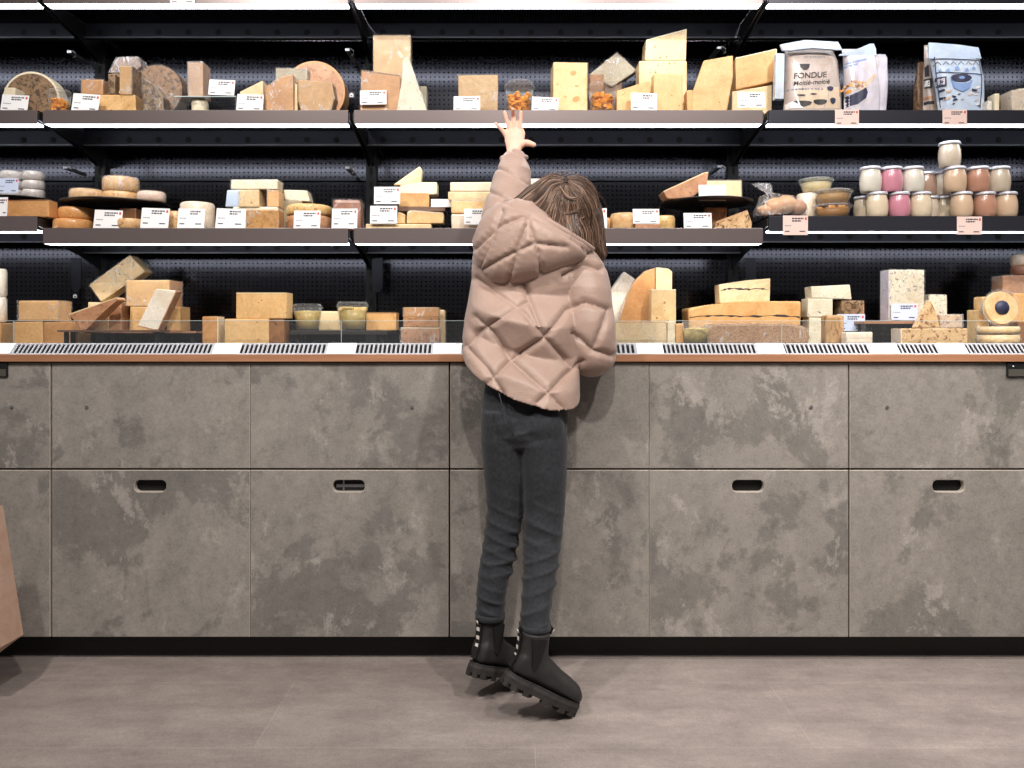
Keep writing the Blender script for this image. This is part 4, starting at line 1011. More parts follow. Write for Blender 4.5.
block('cheese_wedge', 'upper half of the pale brie pair beside the raised arm', (451, 493, 200, 213.3), 'brie_side', 'C', 0.23, 0.07, rind=2, rmat='bloomy', jit=.0005, bev=.006)
block('cheese_block', 'golden slab above the brie pair beside the raised arm', (448, 494, 191.5, 199.8), 'pale', 'C', 0.23, 0.07, jit=.0005)
block('cheese_block', 'pale cream slab on top of the pile beside the raised arm', (450, 496, 182, 191.3), 'cream', 'C', 0.23, 0.07, jit=.0005)
price('white price tag on the brie pair beside the raised arm', (464, 487.5, 208.5, 224.5), Y=0.205, lean=3)
block('cheese_block', 'white block between the raised sleeve and the hair', (518, 548, 178.5, None), 'white_paste', 'C', 0.26, 0.06)
round_('cheese_round', 'small round partly hidden by the hair of the child', (590, 611, 218.5, None), 'crust_round', 'C', 0.26)
price('white price tag partly hidden by the hair of the child', (580, 607, 207.5, None), base='C')
round_('cheese_round', 'camembert size round with a ribbed top right of the child', (610, 640, 214.5, None), 'crust_round', 'C', 0.25, top='bloomy')
price('white price tag between two small rounds right of the child', (633, 659.5, 208.5, 223.5), Y=0.196, base='C')
block('cheese_block', 'thin pink slice under the tag right of the child', (634, 660, 223.8, None), 'pink_rind', 'C', 0.198, 0.03)
round_('cheese_round', 'small layered round left of the round stand foot', (655, 675, 216.5, None), 'speckled', 'C', 0.27)
zs2 = stand('display_stand', 'round dark stand carrying a big wedge and a block, middle shelf right', 661, 752, 203.0, 0.335, 'C')
block('cheese_wedge', 'big wedge with a pinkish rind leaning on the round stand', None, 'pink_rind', zs2, 0.25, 0.08, poly=[(667, None), (690, None), (707, 186), (709, 172.5), (704, 173), (663, 191.5)], rind=[3, 4], rmat='pale', inner=False)
block('cheese_block', 'pale block with darker edges at the right of the round stand', (698, 742, 180, None), 'pale', zs2, 0.345, 0.06, rind=[1, 2], rmat='greygreen', bev=.006)
price('brightly lit blank card on the round stand', (699, 726, 184.5, 200.5), Y=0.24, kind='blank', lean=6)
block('cheese_block', 'brown block in the shadow below the right round stand', (704, 727, 207.5, None), 'brown_rind', 'C', 0.278, 0.02)
price('white price tag under the right round stand', (684, 712, 212.5, None), base='C')
block('cheese_wedge', 'nut studded wedge lying at the right end of the middle shelf', None, 'nutty', 'C', 0.21, 0.06, poly=[(714, None), (752, None), (752, 222), (747.5, 210.5), (716, 222)], rind=[3], rmat='tan_orange')

# ------------------------------------------------------------------ middle shelf, right
# bag of rolls
M['film_bag'] = film_mat('shiny_cellophane', (245, 240, 240), 0.2, 0.1, 45, 1.0)
Yb = 0.25
root = empty('bread_bag', (WX(783, Yb), Yb+.03, ZCS)); tag(root, 'tied cellophane bag of orange brown rolls at the left end of the jar shelf', 'bread bag')
cx = WX(783, Yb)
random.seed(2)
for (x, y, a, b_, mt) in ((778, 205, 10, 9, 'orange_round'), (789, 203, 11, 9.5, 'tan_orange'), (801, 206, 9, 8, 'pink_rind'), (768, 209, 8, 5.5, 'orange_round')):
    s = (Yb+DC)/FP; b = MB(); prof = [(max(.0006, math.cos(t))*a*s, math.sin(t)*b_*s) for t in [math.radians(d) for d in range(-88, 89, 16)]]
    z_ = max(WZ(y, Yb)-ZCS, b_*s+.001)
    b.lathe(prof, n=24).build('bread_roll', M[mt], root, (WX(x, Yb)-cx, 0.0, z_))
def bagmesh(rows_, mat, name, root, n=26, crumple=0.002, seed=1):
    b = MB(); random.seed(seed); rings = []
    for (x, y, a, d_) in rows_:
        ring = []
        for k in range(n):
            t = 2*math.pi*k/n; cr = 1+random.uniform(-.07, .07)
            ring.append(b.bm.verts.new((WX(x, Yb)-cx+a*cr*math.cos(t)*(Yb+DC)/FP, d_*cr*math.sin(t), max(0.0005, WZ(y, Yb)-ZCS+random.uniform(-crumple, crumple)))))
        rings.append(ring)
    for p, q in zip(rings, rings[1:]):
        for k in range(n): j = (k+1) % n; f = b.bm.faces.new((p[k], p[j], q[j], q[k])); f.smooth = False
    for r in (rings[0], rings[-1]): b.bm.faces.new(r)
    return b.build(name, M[mat], root)
bagmesh([(783, 215, 26, .05), (784, 209, 27, .052), (785, 202, 25, .05), (782, 196, 19, .04), (776, 193, 8, .018), (773, 191.5, 3, .01)], 'film_bag', 'cellophane', root)
bagmesh([(773, 192, 2.5, .008), (770, 189, 5, .012), (767, 185, 8, .014), (764, 182, 9, .012)], 'film_strong', 'tied_neck', root, seed=4)
price('pink price tag on the fascia under the bag of rolls', (783, 808, 215.5, 235), Y=0.176, kind='pink', lean=0, group='pink price tags on the shelf fascia')
price('pink price tag on the fascia under the yogurt jars', (957, 982, 216.5, 234.5), Y=0.176, kind='pink', lean=0, group='pink price tags on the shelf fascia')
def flat_tub(label, box, Y, base, mat, kind='smooth'):
    return tub(label, box, Y, mat, base, kind, group='clear tubs of cheese by the jars')
flat_tub('lower clear tub of golden cheese left of the jars', (814, 851, 205.5, None), 0.27, 'S', 'orange', 'lumpy')
flat_tub('middle clear tub of golden cheese left of the jars', (814, 852, 191, 205.3), 0.27, 'S', 'gouda')
round_('cheese_round', 'pale round behind the bag of rolls', (797, 818, 194.2, None), 'bloomy', 'S', 0.335)
flat_tub('topmost clear tub of pale cheese balanced beside the bag of rolls', (799, 833, 179.5, 194), 0.335, 'S', 'grated')
# yogurt jars
def jar_mat(name, rgb): return plain(name, rgb, 0.22, coat=0.8, var=0.06, vscale=25)
JM = {'white': jar_mat('white_yogurt_in_glass', (212, 208, 196)), 'cream': jar_mat('cream_yogurt_in_glass', (214, 198, 172)), 'pink': jar_mat('pink_yogurt_in_glass', (198, 132, 150)),
      'tan': jar_mat('tan_yogurt_in_glass', (206, 178, 150)), 'terra': jar_mat('terracotta_yogurt_in_glass', (180, 134, 112)), 'grey': jar_mat('greyish_yogurt_in_glass', (196, 182, 164)), 'brown': jar_mat('brownish_yogurt_in_glass', (156, 128, 112))}
M['lid'] = plain('white_foil_lid', (206, 208, 218), 0.35, 0.2)
JH = 0.0795
JZ = [0, 1, 2]
def jar(px, Y, z0, kind, label):
    root = empty('yogurt_jar', (WX(px, Y), Y, z0)); tag(root, label, 'jar', 'small lidded yogurt jars')
    r = 0.0325
    MB().lathe([(r*.80, 0), (r*.88, .002), (r*.95, .012), (r, .028), (r*.99, .040), (r*.97, .050), (r*.90, .060), (r*.87, .064), (r*.87, .072)], n=36).build('glass_body', JM[kind], root)
    MB().lathe([(r*.90, .0685), (r*.96, .069), (r*.965, .073), (r*.92, .0765), (r*.86, .078), (r*.84, .0775), (.002, .0775)], n=36).build('lid', M['lid'], root)
    return root
YJ = 0.225
z0 = ZCS; z1 = ZCS+0.0785; z2 = z1+0.0785
front = [(877, 'cream', 'cream jar in the bottom row, leftmost of the front ones'), (899, 'pink', 'bottom pink yogurt jar'), (920.5, 'cream', 'cream jar in the bottom row right of the bottom pink jar'),
         (961.5, 'tan', 'tan jar in the bottom row above the pink price tag'), (984.5, 'terra', 'bottom terracotta coloured yogurt jar'), (1006, 'tan', 'tan jar at the right end of the bottom row')]
for px, k, l in front: jar(px, YJ, z0, k, l)
for px, k, l in [(870.5, 'white', 'white yogurt jar at the left end of the upper row'), (891.5, 'pink', 'upper pink yogurt jar'), (913, 'white', 'white yogurt jar right of the upper pink jar'),
                 (955, 'tan', 'tan jar in the upper row left of the upper terracotta jar'), (978, 'terra', 'upper terracotta coloured yogurt jar'), (999, 'grey', 'pale jar at the right end of the upper row')]: jar(px, YJ+.004, z1, k, l)
jar(949.5, YJ+.012, z2, 'grey', 'greyish jar alone at the top of the jar stack')
for px, Y, z, k, l in [(864, .30, z0, 'cream', 'cream jar half hidden behind the bottom left cream jar'), (945, .30, z0, 'cream', 'cream jar set back between the two groups, bottom row'), (929, .30, z0, 'grey', 'greyish jar set back in the bottom row by the white ones'),
                       (944, .30, z1, 'grey', 'greyish jar set back in the upper row under the single top jar'), (926, .31, z1, 'brown', 'brownish jar set back in the upper row')]: jar(px, Y, z, k, l)

# ------------------------------------------------------------------ bottom deck, left of the child
round_('white_tub', 'lower white tub at the left edge above the deck', (-12, 6, 297, 322), 'white_paste', 'D', 0.3, cat='tub', group='white tubs at the left edge')
round_('white_tub', 'upper white tub at the left edge above the deck', (-12, 6, 269, 296.7), 'white_paste', 'D', 0.3, cat='tub', group='white tubs at the left edge')
block('cheese_block', 'block supporting the white tubs at the left edge', (-14, 13, 322.5, None), 'gouda', 'D', 0.24, 0.10)
block('cheese_block', 'lower left of two golden blocks behind the glass at the far left', (14, 43, 321.5, None), 'gouda', 'D', 0.21, 0.06, inner=False)
block('cheese_block', 'lower right of two golden blocks behind the glass, front one', (43.5, 92, 321.5, None), 'tan_orange', 'D', 0.21, 0.08, rind=1, rmat='tan')
block('cheese_block', 'upper golden block with a rounded tan rind at the far left', (18, 71, 300.5, 321.2), 'gouda', 'D', 0.21, 0.07, rind=1, rmat='tan', wrap='film', bev=.006, jit=.0006)
zt = tray('serving_board', 'long dark wooden board under the left pile of cheese', 57, 160, 330, 0.13, 0.205, 'D', 'board_dark', 0.006) 
# a second board continues behind
zt3 = tray('serving_board', 'light brown board carrying the leaning wedges and the orange block', 84, 196, 331.3, 0.215, 0.42, 'D', 'board', 0.006)
block('cheese_wedge', 'wedge with a pink brown rind leaning left on the dark board', None, 'pink_rind', zt, 0.14, 0.05, poly=[(80, None), (86, None), (108, 306), (119, 299.5), (117, 297), (69, 314)], rind=[4], rmat='pale', inner=False)
block('cheese_wedge', 'pale triangular cut face behind the leaning rind wedge', None, 'pale_hole', zt3, 0.22, 0.05, poly=[(84, None), (109, None), (109, 309)], inner=False)
block('cheese_block', 'upright block with a patterned brown rind on the boards', (107, 129, 302.5, None), 'pink_rind', zt3, 0.222, 0.05, rind=2, rmat='cream')
block('cheese_block', 'block in shiny film with small eyes, tilted on its corner', None, 'pale_hole', 'D', 0.33, 0.06, poly=[(101, 302), (89, 285), (129.5, 255), (145, 271.5)], wrap='film_white', jit=.0005)
block('cheese_block', 'plain pale block at the back of the left pile, under the tilted wrapped block', (88, 126, 302.5, None), 'pale', zt3, 0.33, 0.07)
block('cheese_block', 'lower golden block under the big orange block on the board', (129.5, 162, 306.5, None), 'gold_hole', zt3, 0.225, 0.08)
block('cheese_block', 'big orange block with tiny eyes on top of the left pile', (126, 182, 280, 306.2), 'gold_hole', 'D', 0.225, 0.09, rind=[1], rmat='tan_orange', wrap='film', jit=.0006)
block('cheese_wedge', 'rounded golden wedge at the right end of the board', (166, 190, 306.5, None), 'gold_hole', zt3, 0.226, 0.07, rind=1, rmat='tan', bev=.006)
block('cheese_wedge', 'white faced wedge leaning to the left in front of the orange block', None, 'white_paste', zt, 0.142, 0.04, poly=[(137, 326), (154, None), (158, None), (177, 290.5), (156, 289)], rind=[0, 1, 2], rmat='pink_rind', inner=False)
block('cheese_wedge', 'small upright cut piece left of the low golden block', (202, 224, 316.5, None), 'tan_orange', 'D', 0.13, 0.05, rind=1, rmat='cream')
block('cheese_block', 'long low golden block behind the glass in the middle left', (224.5, 269, 319, None), 'gold_hole', 'D', 0.13, 0.07, inner=False)
block('cheese_block', 'dark brown rind end of a block right of the long low golden block', (269.5, 290, 319, None), 'brown_rind', 'D', 0.135, 0.06)
block('cheese_block', 'upper golden block with a diagonal crease resting on the low golden one', (236, 293, 293, 318.7), 'gold_hole', 'D', 0.135, 0.07, jit=.0006, bev=.004, rind=2, rmat='pale')
zt4 = tray('display_tray', 'black rectangular tray under the two tubs of yellow spread', 290, 387, 330.5, 0.16, 0.36, 'D', 'stand', 0.012)
tub('left tub of smooth yellow spread on the black tray', (292.5, 322.5, 304, None), 0.215, 'sauce', zt4, 'smooth', group='tubs of yellow spread on the black tray')
tub('right tub of lumpy yellow spread on the black tray', (336.5, 368.5, 302, None), 0.215, 'sauce', zt4, 'lumpy', group='tubs of yellow spread on the black tray')
block('cheese_block', 'pale block between the two tubs of yellow spread', (318, 342, 311, None), 'pale', zt4, 0.275, 0.06, inner=False)
block('cheese_block', 'golden block at the right end of the black tray', (366, 399, 312.5, None), 'gouda', zt4, 0.275, 0.06, rind=2, rmat='brown_rind')
block('cheese_block', 'bottom block of the ribbed rind stack left of the child', (401, 441, 327.5, None), 'pink_rind', 'D', 0.13, 0.05, rind=2, rmat='cream', wrap='film')
block('cheese_block', 'middle block of the ribbed rind stack left of the child', (403, 440, 317.5, 327.3), 'pink_rind', 'D', 0.13, 0.05, rind=2, rmat='tan', jit=.0004)
block('cheese_block', 'top block of the ribbed rind stack left of the child', (403, 440, 307.5, 317.3), 'tan_orange', 'D', 0.13, 0.05, rind=2, rmat='tan', jit=.0004, wrap='film')
block('cheese_block', 'thin pale slice standing right behind the ribbed rind stack', (438, 446, 310, None), 'pale', 'D', 0.20, 0.05)

# ------------------------------------------------------------------ bottom deck, right of the child
block('cheese_block', 'white slab leaning to the right beside the sleeve of the child', None, 'white_paste', 'D', 0.33, 0.05, poly=[(604, None), (615, None), (636, 284), (635, 279), (624, 271.5), (600, 305)], inner=False, bev=.006)
block('cheese_wedge', 'tall brown rinded wedge with a curved back and a pale cut face', None, 'pale', 'D', 0.26, 0.06, poly=[(656, None), (672, None), (672.5, 272), (668, 268), (656, 267)], inner=False, bev=.004)
block('cheese_wedge', 'curved brown rind half beside the tall pale cut face', None, 'tan_orange', 'D', 0.262, 0.05, poly=[(620, None), (655, None), (655, 268), (645, 271), (635, 281), (627, 297), (621, 318)], inner=False, bev=.004)
block('cheese_block', 'upright pale golden block in front of the tall curved wedge', (648, 676, 289.5, None), 'pale_hole', 'D', 0.20, 0.05, rind=2, rmat='cream')
block('cheese_block', 'long low pale block in film right beside the sleeve', (608, 667, 322, None), 'pale', 'D', 0.13, 0.06, inner=False, rind=2, rmat='gouda', wrap='film')
block('cheese_block', 'narrow upright pale end piece right of the long low block', (667.5, 675, 321, None), 'cream', 'D', 0.13, 0.05, inner=False)
block('cheese_block', 'narrow golden piece left of the tub with yellow spread', (675.5, 684, 323.5, None), 'gouda', 'D', 0.14, 0.05, inner=False)
tub('low clear tub of yellow spread at the left of the brown loaf', (681, 711, 322, None), 0.125, 'sauce', 'D', 'smooth')
block('cheese_loaf', 'long brown grained loaf in film in front of the half wheels', None, 'loaf', 'D', 0.185, 0.08, poly=[(704, None), (806, None), (811, 337), (806, 327), (790, 323.5), (715, 323.5), (704, 330)], inner=False, bev=.008, wrap='film_white', cat='cheese')
block('half_cheese', 'big golden half wheel with a dark ash line, under the smaller one', None, 'gouda', 'D', 0.285, 0.10, poly=[(690, None), (800, None), (802, 301.5), (745, 301.5), (712, 304), (688, 308)], inner=False, bev=.008, ash=0.62, rind=[0], rmat='tan')
block('cheese_wedge', 'smaller pale piece with an ash line on top of the big half wheel', None, 'pale', 'D', 0.30, 0.06, poly=[(720, 303.3), (770, 301), (770.5, 278.5), (745, 280.5), (719, 284.5)], inner=False, jit=.0004, ash=0.52, bev=.003)
block('cheese_block', 'lower middle blue veined block right of the big half wheel', (802, 823, 317.5, None), 'blue', 'D', 0.30, 0.06)
block('cheese_block', 'left blue veined block on the blue cheese pile', (801, 833, 298.5, 317.2), 'blue', 'D', 0.30, 0.06, jit=.0005)
block('cheese_block', 'top blue veined block of the pile right of the half wheel', None, 'blue', 'D', 0.30, 0.06, poly=[(812, 298.2), (852, 299.5), (850, 284.5), (811, 286.5)], jit=.0004)
block('cheese_block', 'mouldy brown faced block at the right of the blue cheese pile', (834, 864, 300.5, 315.5), 'mottled', 'D', 0.30, 0.06, jit=.0005, rind=1, rmat='pink_rind')
block('cheese_block', 'plain block under the mouldy brown faced one', (824, 862, 315.8, None), 'blue', 'D', 0.30, 0.06)
price('pale blue card in front of the mouldy brown faced block', (838, 865.5, 314, 331), Y=0.27, kind='blue', lean=4)
block('cheese_log', 'wrinkled brown goat cheese log standing by the pale blue card', (820.5, 845, 315, None), 'goat', 'D', 0.17, 0.045, bev=0.008)
block('cheese_wedge', 'small white cheese lying right of the wrinkled goat log', (841, 873, 332, None), 'bloomy', 'D', 0.12, 0.04, bev=.004)
zt5 = tray('serving_board', 'thin brown board under the tall blue veined block', 864, 924, 321.2, 0.20, 0.295, 'D', 'board', 0.008)
block('cheese_block', 'tall blue veined block with a purplish wrapped side', (880.5, 924.5, 270, None), 'blue_dense', zt5, 0.235, 0.055, rind=[3], rmat='lilac_film', wrap='film')
price('pale blue card leaning on the tall blue veined block', (891.5, 918, 303.5, 320), Y=0.226, kind='blue', lean=4)
block('cheese_block', 'smaller blue veined block right of the tall one', (921, 947.5, 294.5, None), 'blue_dense', 'D', 0.30, 0.05)
fb = block('cheese_block', 'front herb speckled block carrying two smaller pieces', (901, 967.5, 328, None), 'herb', 'D', 0.13, 0.06, inner=False, rind=[3], rmat='bloomy')
block('cheese_wedge', 'pointed herb speckled triangle on the front block', None, 'herb', 'D', 0.135, 0.03, poly=[(916, 327.8), (940, 327.8), (936, 310), (931, 300)], inner=False, jit=.0003, rind=[2], rmat='cream')
block('cheese_block', 'small wrapped speckled piece beside the pointed triangle', (940.5, 962.5, 314.5, 327.8), 'herb', 'D', 0.135, 0.04, inner=False, jit=.0004, wrap='film_strong')
block('cheese_block', 'plain upright block left of the round tub with a blue sticker', (967.5, 990, 310, None), 'brie_side', 'D', 0.21, 0.06)
block('cheese_stick', 'short pale stick jutting out left of the blue sticker tub', (973, 1000, 296.5, 309.7), 'brie_side', 'D', 0.235, 0.05, bev=.006, jit=.0005)
block('cheese_block', 'dark crusted block behind the tub with a blue sticker', (991, 1034, 275.5, None), 'pink_rind', 'D', 0.34, 0.06, wrap='film')
round_('cheese_round', 'lower of two small rounds at the top right of the deck', (1012, 1040, 266, 275.2), 'reddish', 'D', 0.37)
round_('cheese_round', 'upper of two small rounds at the top right of the deck', (1012, 1040, 255, 265.8), 'bloomy', 'D', 0.37)
block('cheese_block', 'golden block behind the blue sticker tub at the right edge', (1003, 1034, 293, None), 'gouda', 'D', 0.27, 0.05)
# upright round tub with the blue sticker
for k, (ya, yb) in enumerate(((334.2, None), (326.0, 334.0))):
    lab = ['lower', 'upper'][k]+' flat round pack of pale cheese under the blue sticker tub'
    x0, x1, Yc = 978, 1018, 0.17; z0 = ZD if yb is None else WZ(yb, Yc); h = WZ(ya, Yc)-z0; r = (x1-x0)/2*(Yc+DC)/FP
    root = empty('round_pack', (WX(998, Yc), Yc, z0)); tag(root, lab, 'cheese', 'flat round packs')
    MB().lathe([(r*.9, .001), (r*.93, .004), (r*.93, h-.004), (r*.88, h-.002), (.002, h-.002)], n=36).build('cheese_disc', M['brie_side'], root)
    MB().lathe([(r*.95, 0), (r*.97, h*.4), (r, h*.45), (r, h*.55), (r*.97, h*.6), (r*.94, h), (.002, h)], n=36).build('clear_pack', M['plastic'], root)
Yk = 0.15; s = (Yk+DC)/FP; r = 18.8*s; zc = WZ(307.3, Yk); zb_ = WZ(326, 0.17)
root = empty('round_pack', (WX(1003.5, Yk), Yk, zc-r)); tag(root, 'round clear pack on edge with a dark blue round sticker', 'cheese', 'flat round packs'); root.rotation_euler = (-0.12, 0, 0)
MB().lathe([(r*.86, .002), (r*.88, .004), (r*.88, .022), (r*.84, .026), (.002, .026)], n=40, cz=r, axis='y').build('cheese_disc', M['brie_side'], root)
MB().lathe([(.002, 0), (r*.9, 0), (r, .002), (r, .006), (r*.93, .008), (r*.92, .028), (.002, .028)], n=40, cz=r, axis='y').build('clear_pack', M['plastic'], root)
MB().lathe([(.001, -.0012), (r*.38, -.0012), (r*.38, -.0002), (.001, -.0002)], n=28, cz=r, axis='y').build('round_sticker', M['navy'], root)
block('cheese_block', 'brown piece at the bottom right edge of the deck', (1018, 1034, 322, None), 'brown_rind', 'D', 0.2, 0.05, inner=False)

# blank tags slotted into the counter grille
gt = [(-12, 13, 'white tag slotted into the grille at the far left'), (214, 241, 'white tag in the grille left of the two spread tubs'), (327.5, 356, 'white tag in the grille below the right spread tub'),
      (433.5, 461.5, 'white tag in the grille touching the left side of the jacket'), (636.5, 663, 'white tag in the grille below the long low pale block'), (757, 784, 'white tag in the grille below the brown grained loaf'),
      (870, 898, 'white tag in the grille right of the small white cheese'), (938.5, 966, 'white tag in the grille below the herb speckled block')]
nrm = Vector((0, -math.sin(ang), math.cos(ang)))
for a, b_, lab in gt:
    w_ = WX(b_, 0.02)-WX(a, 0.02)
    b = MB(); b.box(-w_/2, w_/2, 0.002, L_-0.001, 0.0006, 0.0018, 0.0003)
    if a == 433.5:
        for k in range(3): b.box(w_*.30+k*.004, w_*.30+k*.004+.003, L_-.006, L_-.004, .0017, .0021, 0, 1)
    o = b.build('price_tag', [M['white'], M['ink']], None, ((WX(a, 0.02)+WX(b_, 0.02))/2, YG0, ZG0)); o.rotation_euler = (ang, 0, 0)
    tag(o, lab, 'price tag', 'blank white tags in the counter grille')

# ------------------------------------------------------------------ paper bag at the left
M['kraft'] = cheese('kraft_paper', (172, 142, 124), (184, 154, 136), scale=8, rough=0.75, coat=0, fine=0.03, bump=0.05)
Yk = -0.16
def bp(x, y, Y=Yk): return P(x, y, Y)
A = bp(23.5, 634.5); T = bp(-1.0, 480)
W_, H_, D_ = 0.24, 0.34, 0.11
up = (T-A).normalized(); right = Vector((-up.z, 0, up.x))
lf = -right if right.x > 0 else right
root = empty('paper_bag', A+lf*W_*.5); tag(root, 'pinkish brown kraft paper bag hanging into view at the left', 'paper bag')
bm = bmesh.new()
dn = Vector((0, 0, -1))
o_ = root.location
c0 = A-o_; c1 = c0+lf*W_; dep_ = Vector((0, -D_, 0)); low = Vector((lf.x*0.0, 0, -0.0))
bot = [c0, c0+dep_*0.5+lf*0.045+up*-0.035, c0+dep_+lf*0.0, c1+dep_, c1+dep_*0.5+up*-0.03, c1]
bot = [c0, c0+dep_+lf*.01, c1+dep_, c1]
vb = [bm.verts.new(v) for v in bot]; vt = [bm.verts.new(v+up*H_-dep_*0.0) for v in bot]
for i in range(4): j = (i+1) % 4; bm.faces.new((vb[i], vb[j], vt[j], vt[i]))
# folded foot: the base panel hangs as a shallow keel
kl = bm.verts.new(c0+dep_*0.5+lf*0.085+dn*0.055); kr = bm.verts.new(c1+dep_*0.5-lf*0.085+dn*0.055)
bm.faces.new((vb[0], vb[1], kl)); bm.faces.new((vb[1], vb[2], kr, kl)); bm.faces.new((vb[2], vb[3], kr)); bm.faces.new((vb[3], vb[0], kl, kr))
bmesh.ops.recalc_face_normals(bm, faces=bm.faces[:])
me = bpy.data.meshes.new('paper_body'); bm.to_mesh(me); bm.free(); link('paper_body', me, M['kraft'], root)
for fr in (0.03, 0.97):
    b = MB(); pts = [c0+lf*W_*0.3+dep_*fr+up*(H_-.01), c0+lf*W_*0.32+dep_*fr+up*(H_+.08), c0+lf*W_*0.5+dep_*0.5+up*(H_+.14), c0+lf*W_*0.68+dep_*fr+up*(H_+.08), c0+lf*W_*0.7+dep_*fr+up*(H_-.01)]
    b.tube(pts, 0.003, 8).build('handle', M['kraft'], root)

# ------------------------------------------------------------------ the child
def to_obj(name, me, mats, parent, smooth=True):
    return link(name, me, mats, parent, (0, 0, 0), smooth)
def remesh(bms, voxel, smooth_it=3, smooth_f=0.5, dec=None):
    """union closed shapes held in one bmesh by voxel remesh, then smooth"""
    me = bpy.data.meshes.new('tmp'); bms.to_mesh(me); bms.free()
    o = bpy.data.objects.new('tmp', me); C.objects.link(o)
    r = o.modifiers.new('r', 'REMESH'); r.mode = 'VOXEL'; r.voxel_size = voxel; r.adaptivity = 0
    if smooth_it:
        s = o.modifiers.new('s', 'SMOOTH'); s.iterations = smooth_it; s.factor = smooth_f
    dg = bpy.context.evaluated_depsgraph_get(); out = bpy.data.meshes.new_from_object(o.evaluated_get(dg))
    bpy.data.objects.remove(o); bpy.data.meshes.remove(me)
    return out
def sections(bm, secs, n=40, power=1.0):
    """secs: list of (centre, a vector, b vector); closed loft"""
    rings = []
    for c, a, b in secs:
        ring = []
        for k in range(n):
            t = 2*math.pi*k/n; ct, st = math.cos(t), math.sin(t)
            if power != 1.0: ct = math.copysign(abs(ct)**power, ct); st = math.copysign(abs(st)**power, st)
            ring.append(bm.verts.new(c+a*ct+b*st))
        rings.append(ring)
    for p, q in zip(rings, rings[1:]):
        for k in range(n): j = (k+1) % n; bm.faces.new((p[k], p[j], q[j], q[k]))
    bm.faces.new(rings[0][::-1]); bm.faces.new(rings[-1])
def limb(bm, pts, n=20, squash=None, sub=4):
    """pts: (Vector, radius) chain; smooth capsule tube with round ends"""
    P_ = [Vector(p) for p, r in pts]; R_ = [r for p, r in pts]
    Q, S = [], []
    for i in range(len(P_)-1):
        p0 = P_[max(i-1, 0)]; p1 = P_[i]; p2 = P_[i+1]; p3 = P_[min(i+2, len(P_)-1)]
        for k in range(sub):
            t = k/sub
            Q.append(0.5*((2*p1)+(-p0+p2)*t+(2*p0-5*p1+4*p2-p3)*t*t+(-p0+3*p1-3*p2+p3)*t**3)); S.append(R_[i]*(1-t)+R_[i+1]*t)
    Q.append(P_[-1]); S.append(R_[-1])
    t0 = (Q[1]-Q[0]).normalized(); t1 = (Q[-1]-Q[-2]).normalized()
    pre = [(Q[0]-t0*S[0]*math.sin(a), S[0]*math.cos(a)) for a in (1.45, 1.1, 0.7, 0.35)]
    post = [(Q[-1]+t1*S[-1]*math.sin(a), S[-1]*math.cos(a)) for a in (0.35, 0.7, 1.1, 1.45)]
    allp = pre+list(zip(Q, S))+post
    u = None; secs = []
    for i, (p, r) in enumerate(allp):
        t = (allp[min(i+1, len(allp)-1)][0]-allp[max(i-1, 0)][0]).normalized()
        if u is None:
            u = t.cross(Vector((0, 1, 0))); u = u.normalized() if u.length > .1 else t.cross(Vector((1, 0, 0))).normalized()
        u = (u-t*u.dot(t)).normalized(); w_ = t.cross(u)
        sq = squash or (1, 1)
        secs.append((p, u*r*sq[0], w_*r*sq[1]))
    sections(bm, secs, n)
def ellipsoid(bm, c, rx, ry, rz, rot=None, n=24, m=16):
    rings = []; R = (rot or Euler((0, 0, 0))).to_matrix()
    for i in range(1, m):
        ph = math.pi*i/m; rings.append([bm.verts.new(c+R @ Vector((rx*math.sin(ph)*math.cos(2*math.pi*k/n), ry*math.sin(ph)*math.sin(2*math.pi*k/n), rz*math.cos(ph)))) for k in range(n)])
    t = bm.verts.new(c+R @ Vector((0, 0, rz))); b = bm.verts.new(c+R @ Vector((0, 0, -rz)))
    for p, q in zip(rings, rings[1:]):
        for k in range(n): j = (k+1) % n; bm.faces.new((p[k], q[k], q[j], p[j]))
    for k in range(n): j = (k+1) % n; bm.faces.new((t, rings[0][k], rings[0][j])); bm.faces.new((b, rings[-1][j], rings[-1][k]))
def vnoise(co, scale, seed=0):
    """cheap smooth noise for arrays of points"""
    rs = np.random.RandomState(seed); out = np.zeros(len(co))
    for k in range(7):
        d = rs.normal(size=3); d /= np.linalg.norm(d); f = scale*rs.uniform(0.6, 1.6); out += np.sin(co @ d*f+rs.uniform(0, 6.28))
    return out/7
def get_co(me):
    a = np.empty(len(me.vertices)*3, dtype=np.float64); me.vertices.foreach_get('co', a); return a.reshape(-1, 3)
def get_no(me):
    a = np.empty(len(me.vertices)*3, dtype=np.float32); me.vertices.foreach_get('normal', a); return a.reshape(-1, 3).astype(np.float64)
def set_co(me, co): me.vertices.foreach_set('co', co.astype(np.float32).ravel()); me.update()

def skin_material():
    m = NM('skin'); co = m.coords(); nz = m.noise(co, 30, 4)
    r = m.ramp(nz, [(0.3, lin((226, 172, 150))), (0.7, lin((238, 194, 174)))]); m.l(r.outputs[0], m.b.inputs['Base Color'])
    m.set(0.5, 0, 0.4); m.b.inputs['Subsurface Weight'].default_value = 0.15; m.b.inputs['Subsurface Radius'].default_value = (0.02, 0.008, 0.004)
    m.b.inputs['Subsurface Scale'].default_value = 0.3
    return m.m
M['skin'] = skin_material()
def cloth(name, a, b, scale=30, rough=0.7, bumpscale=90, bump=0.3, spec=0.3, sheen=0.0, bdist=0.002):
    m = NM(name); co = m.coords(); nz = m.noise(co, scale, 5, 0.6)
    r = m.ramp(nz, [(0.3, lin(a)), (0.7, lin(b))]); m.l(r.outputs[0], m.b.inputs['Base Color'])
    m.set(rough, 0, spec); m.b.inputs['Sheen Weight'].default_value = sheen
    n2 = m.noise(co, bumpscale, 6, 0.65, 0.8); m.bump(n2, bump, bdist)
    return m.m
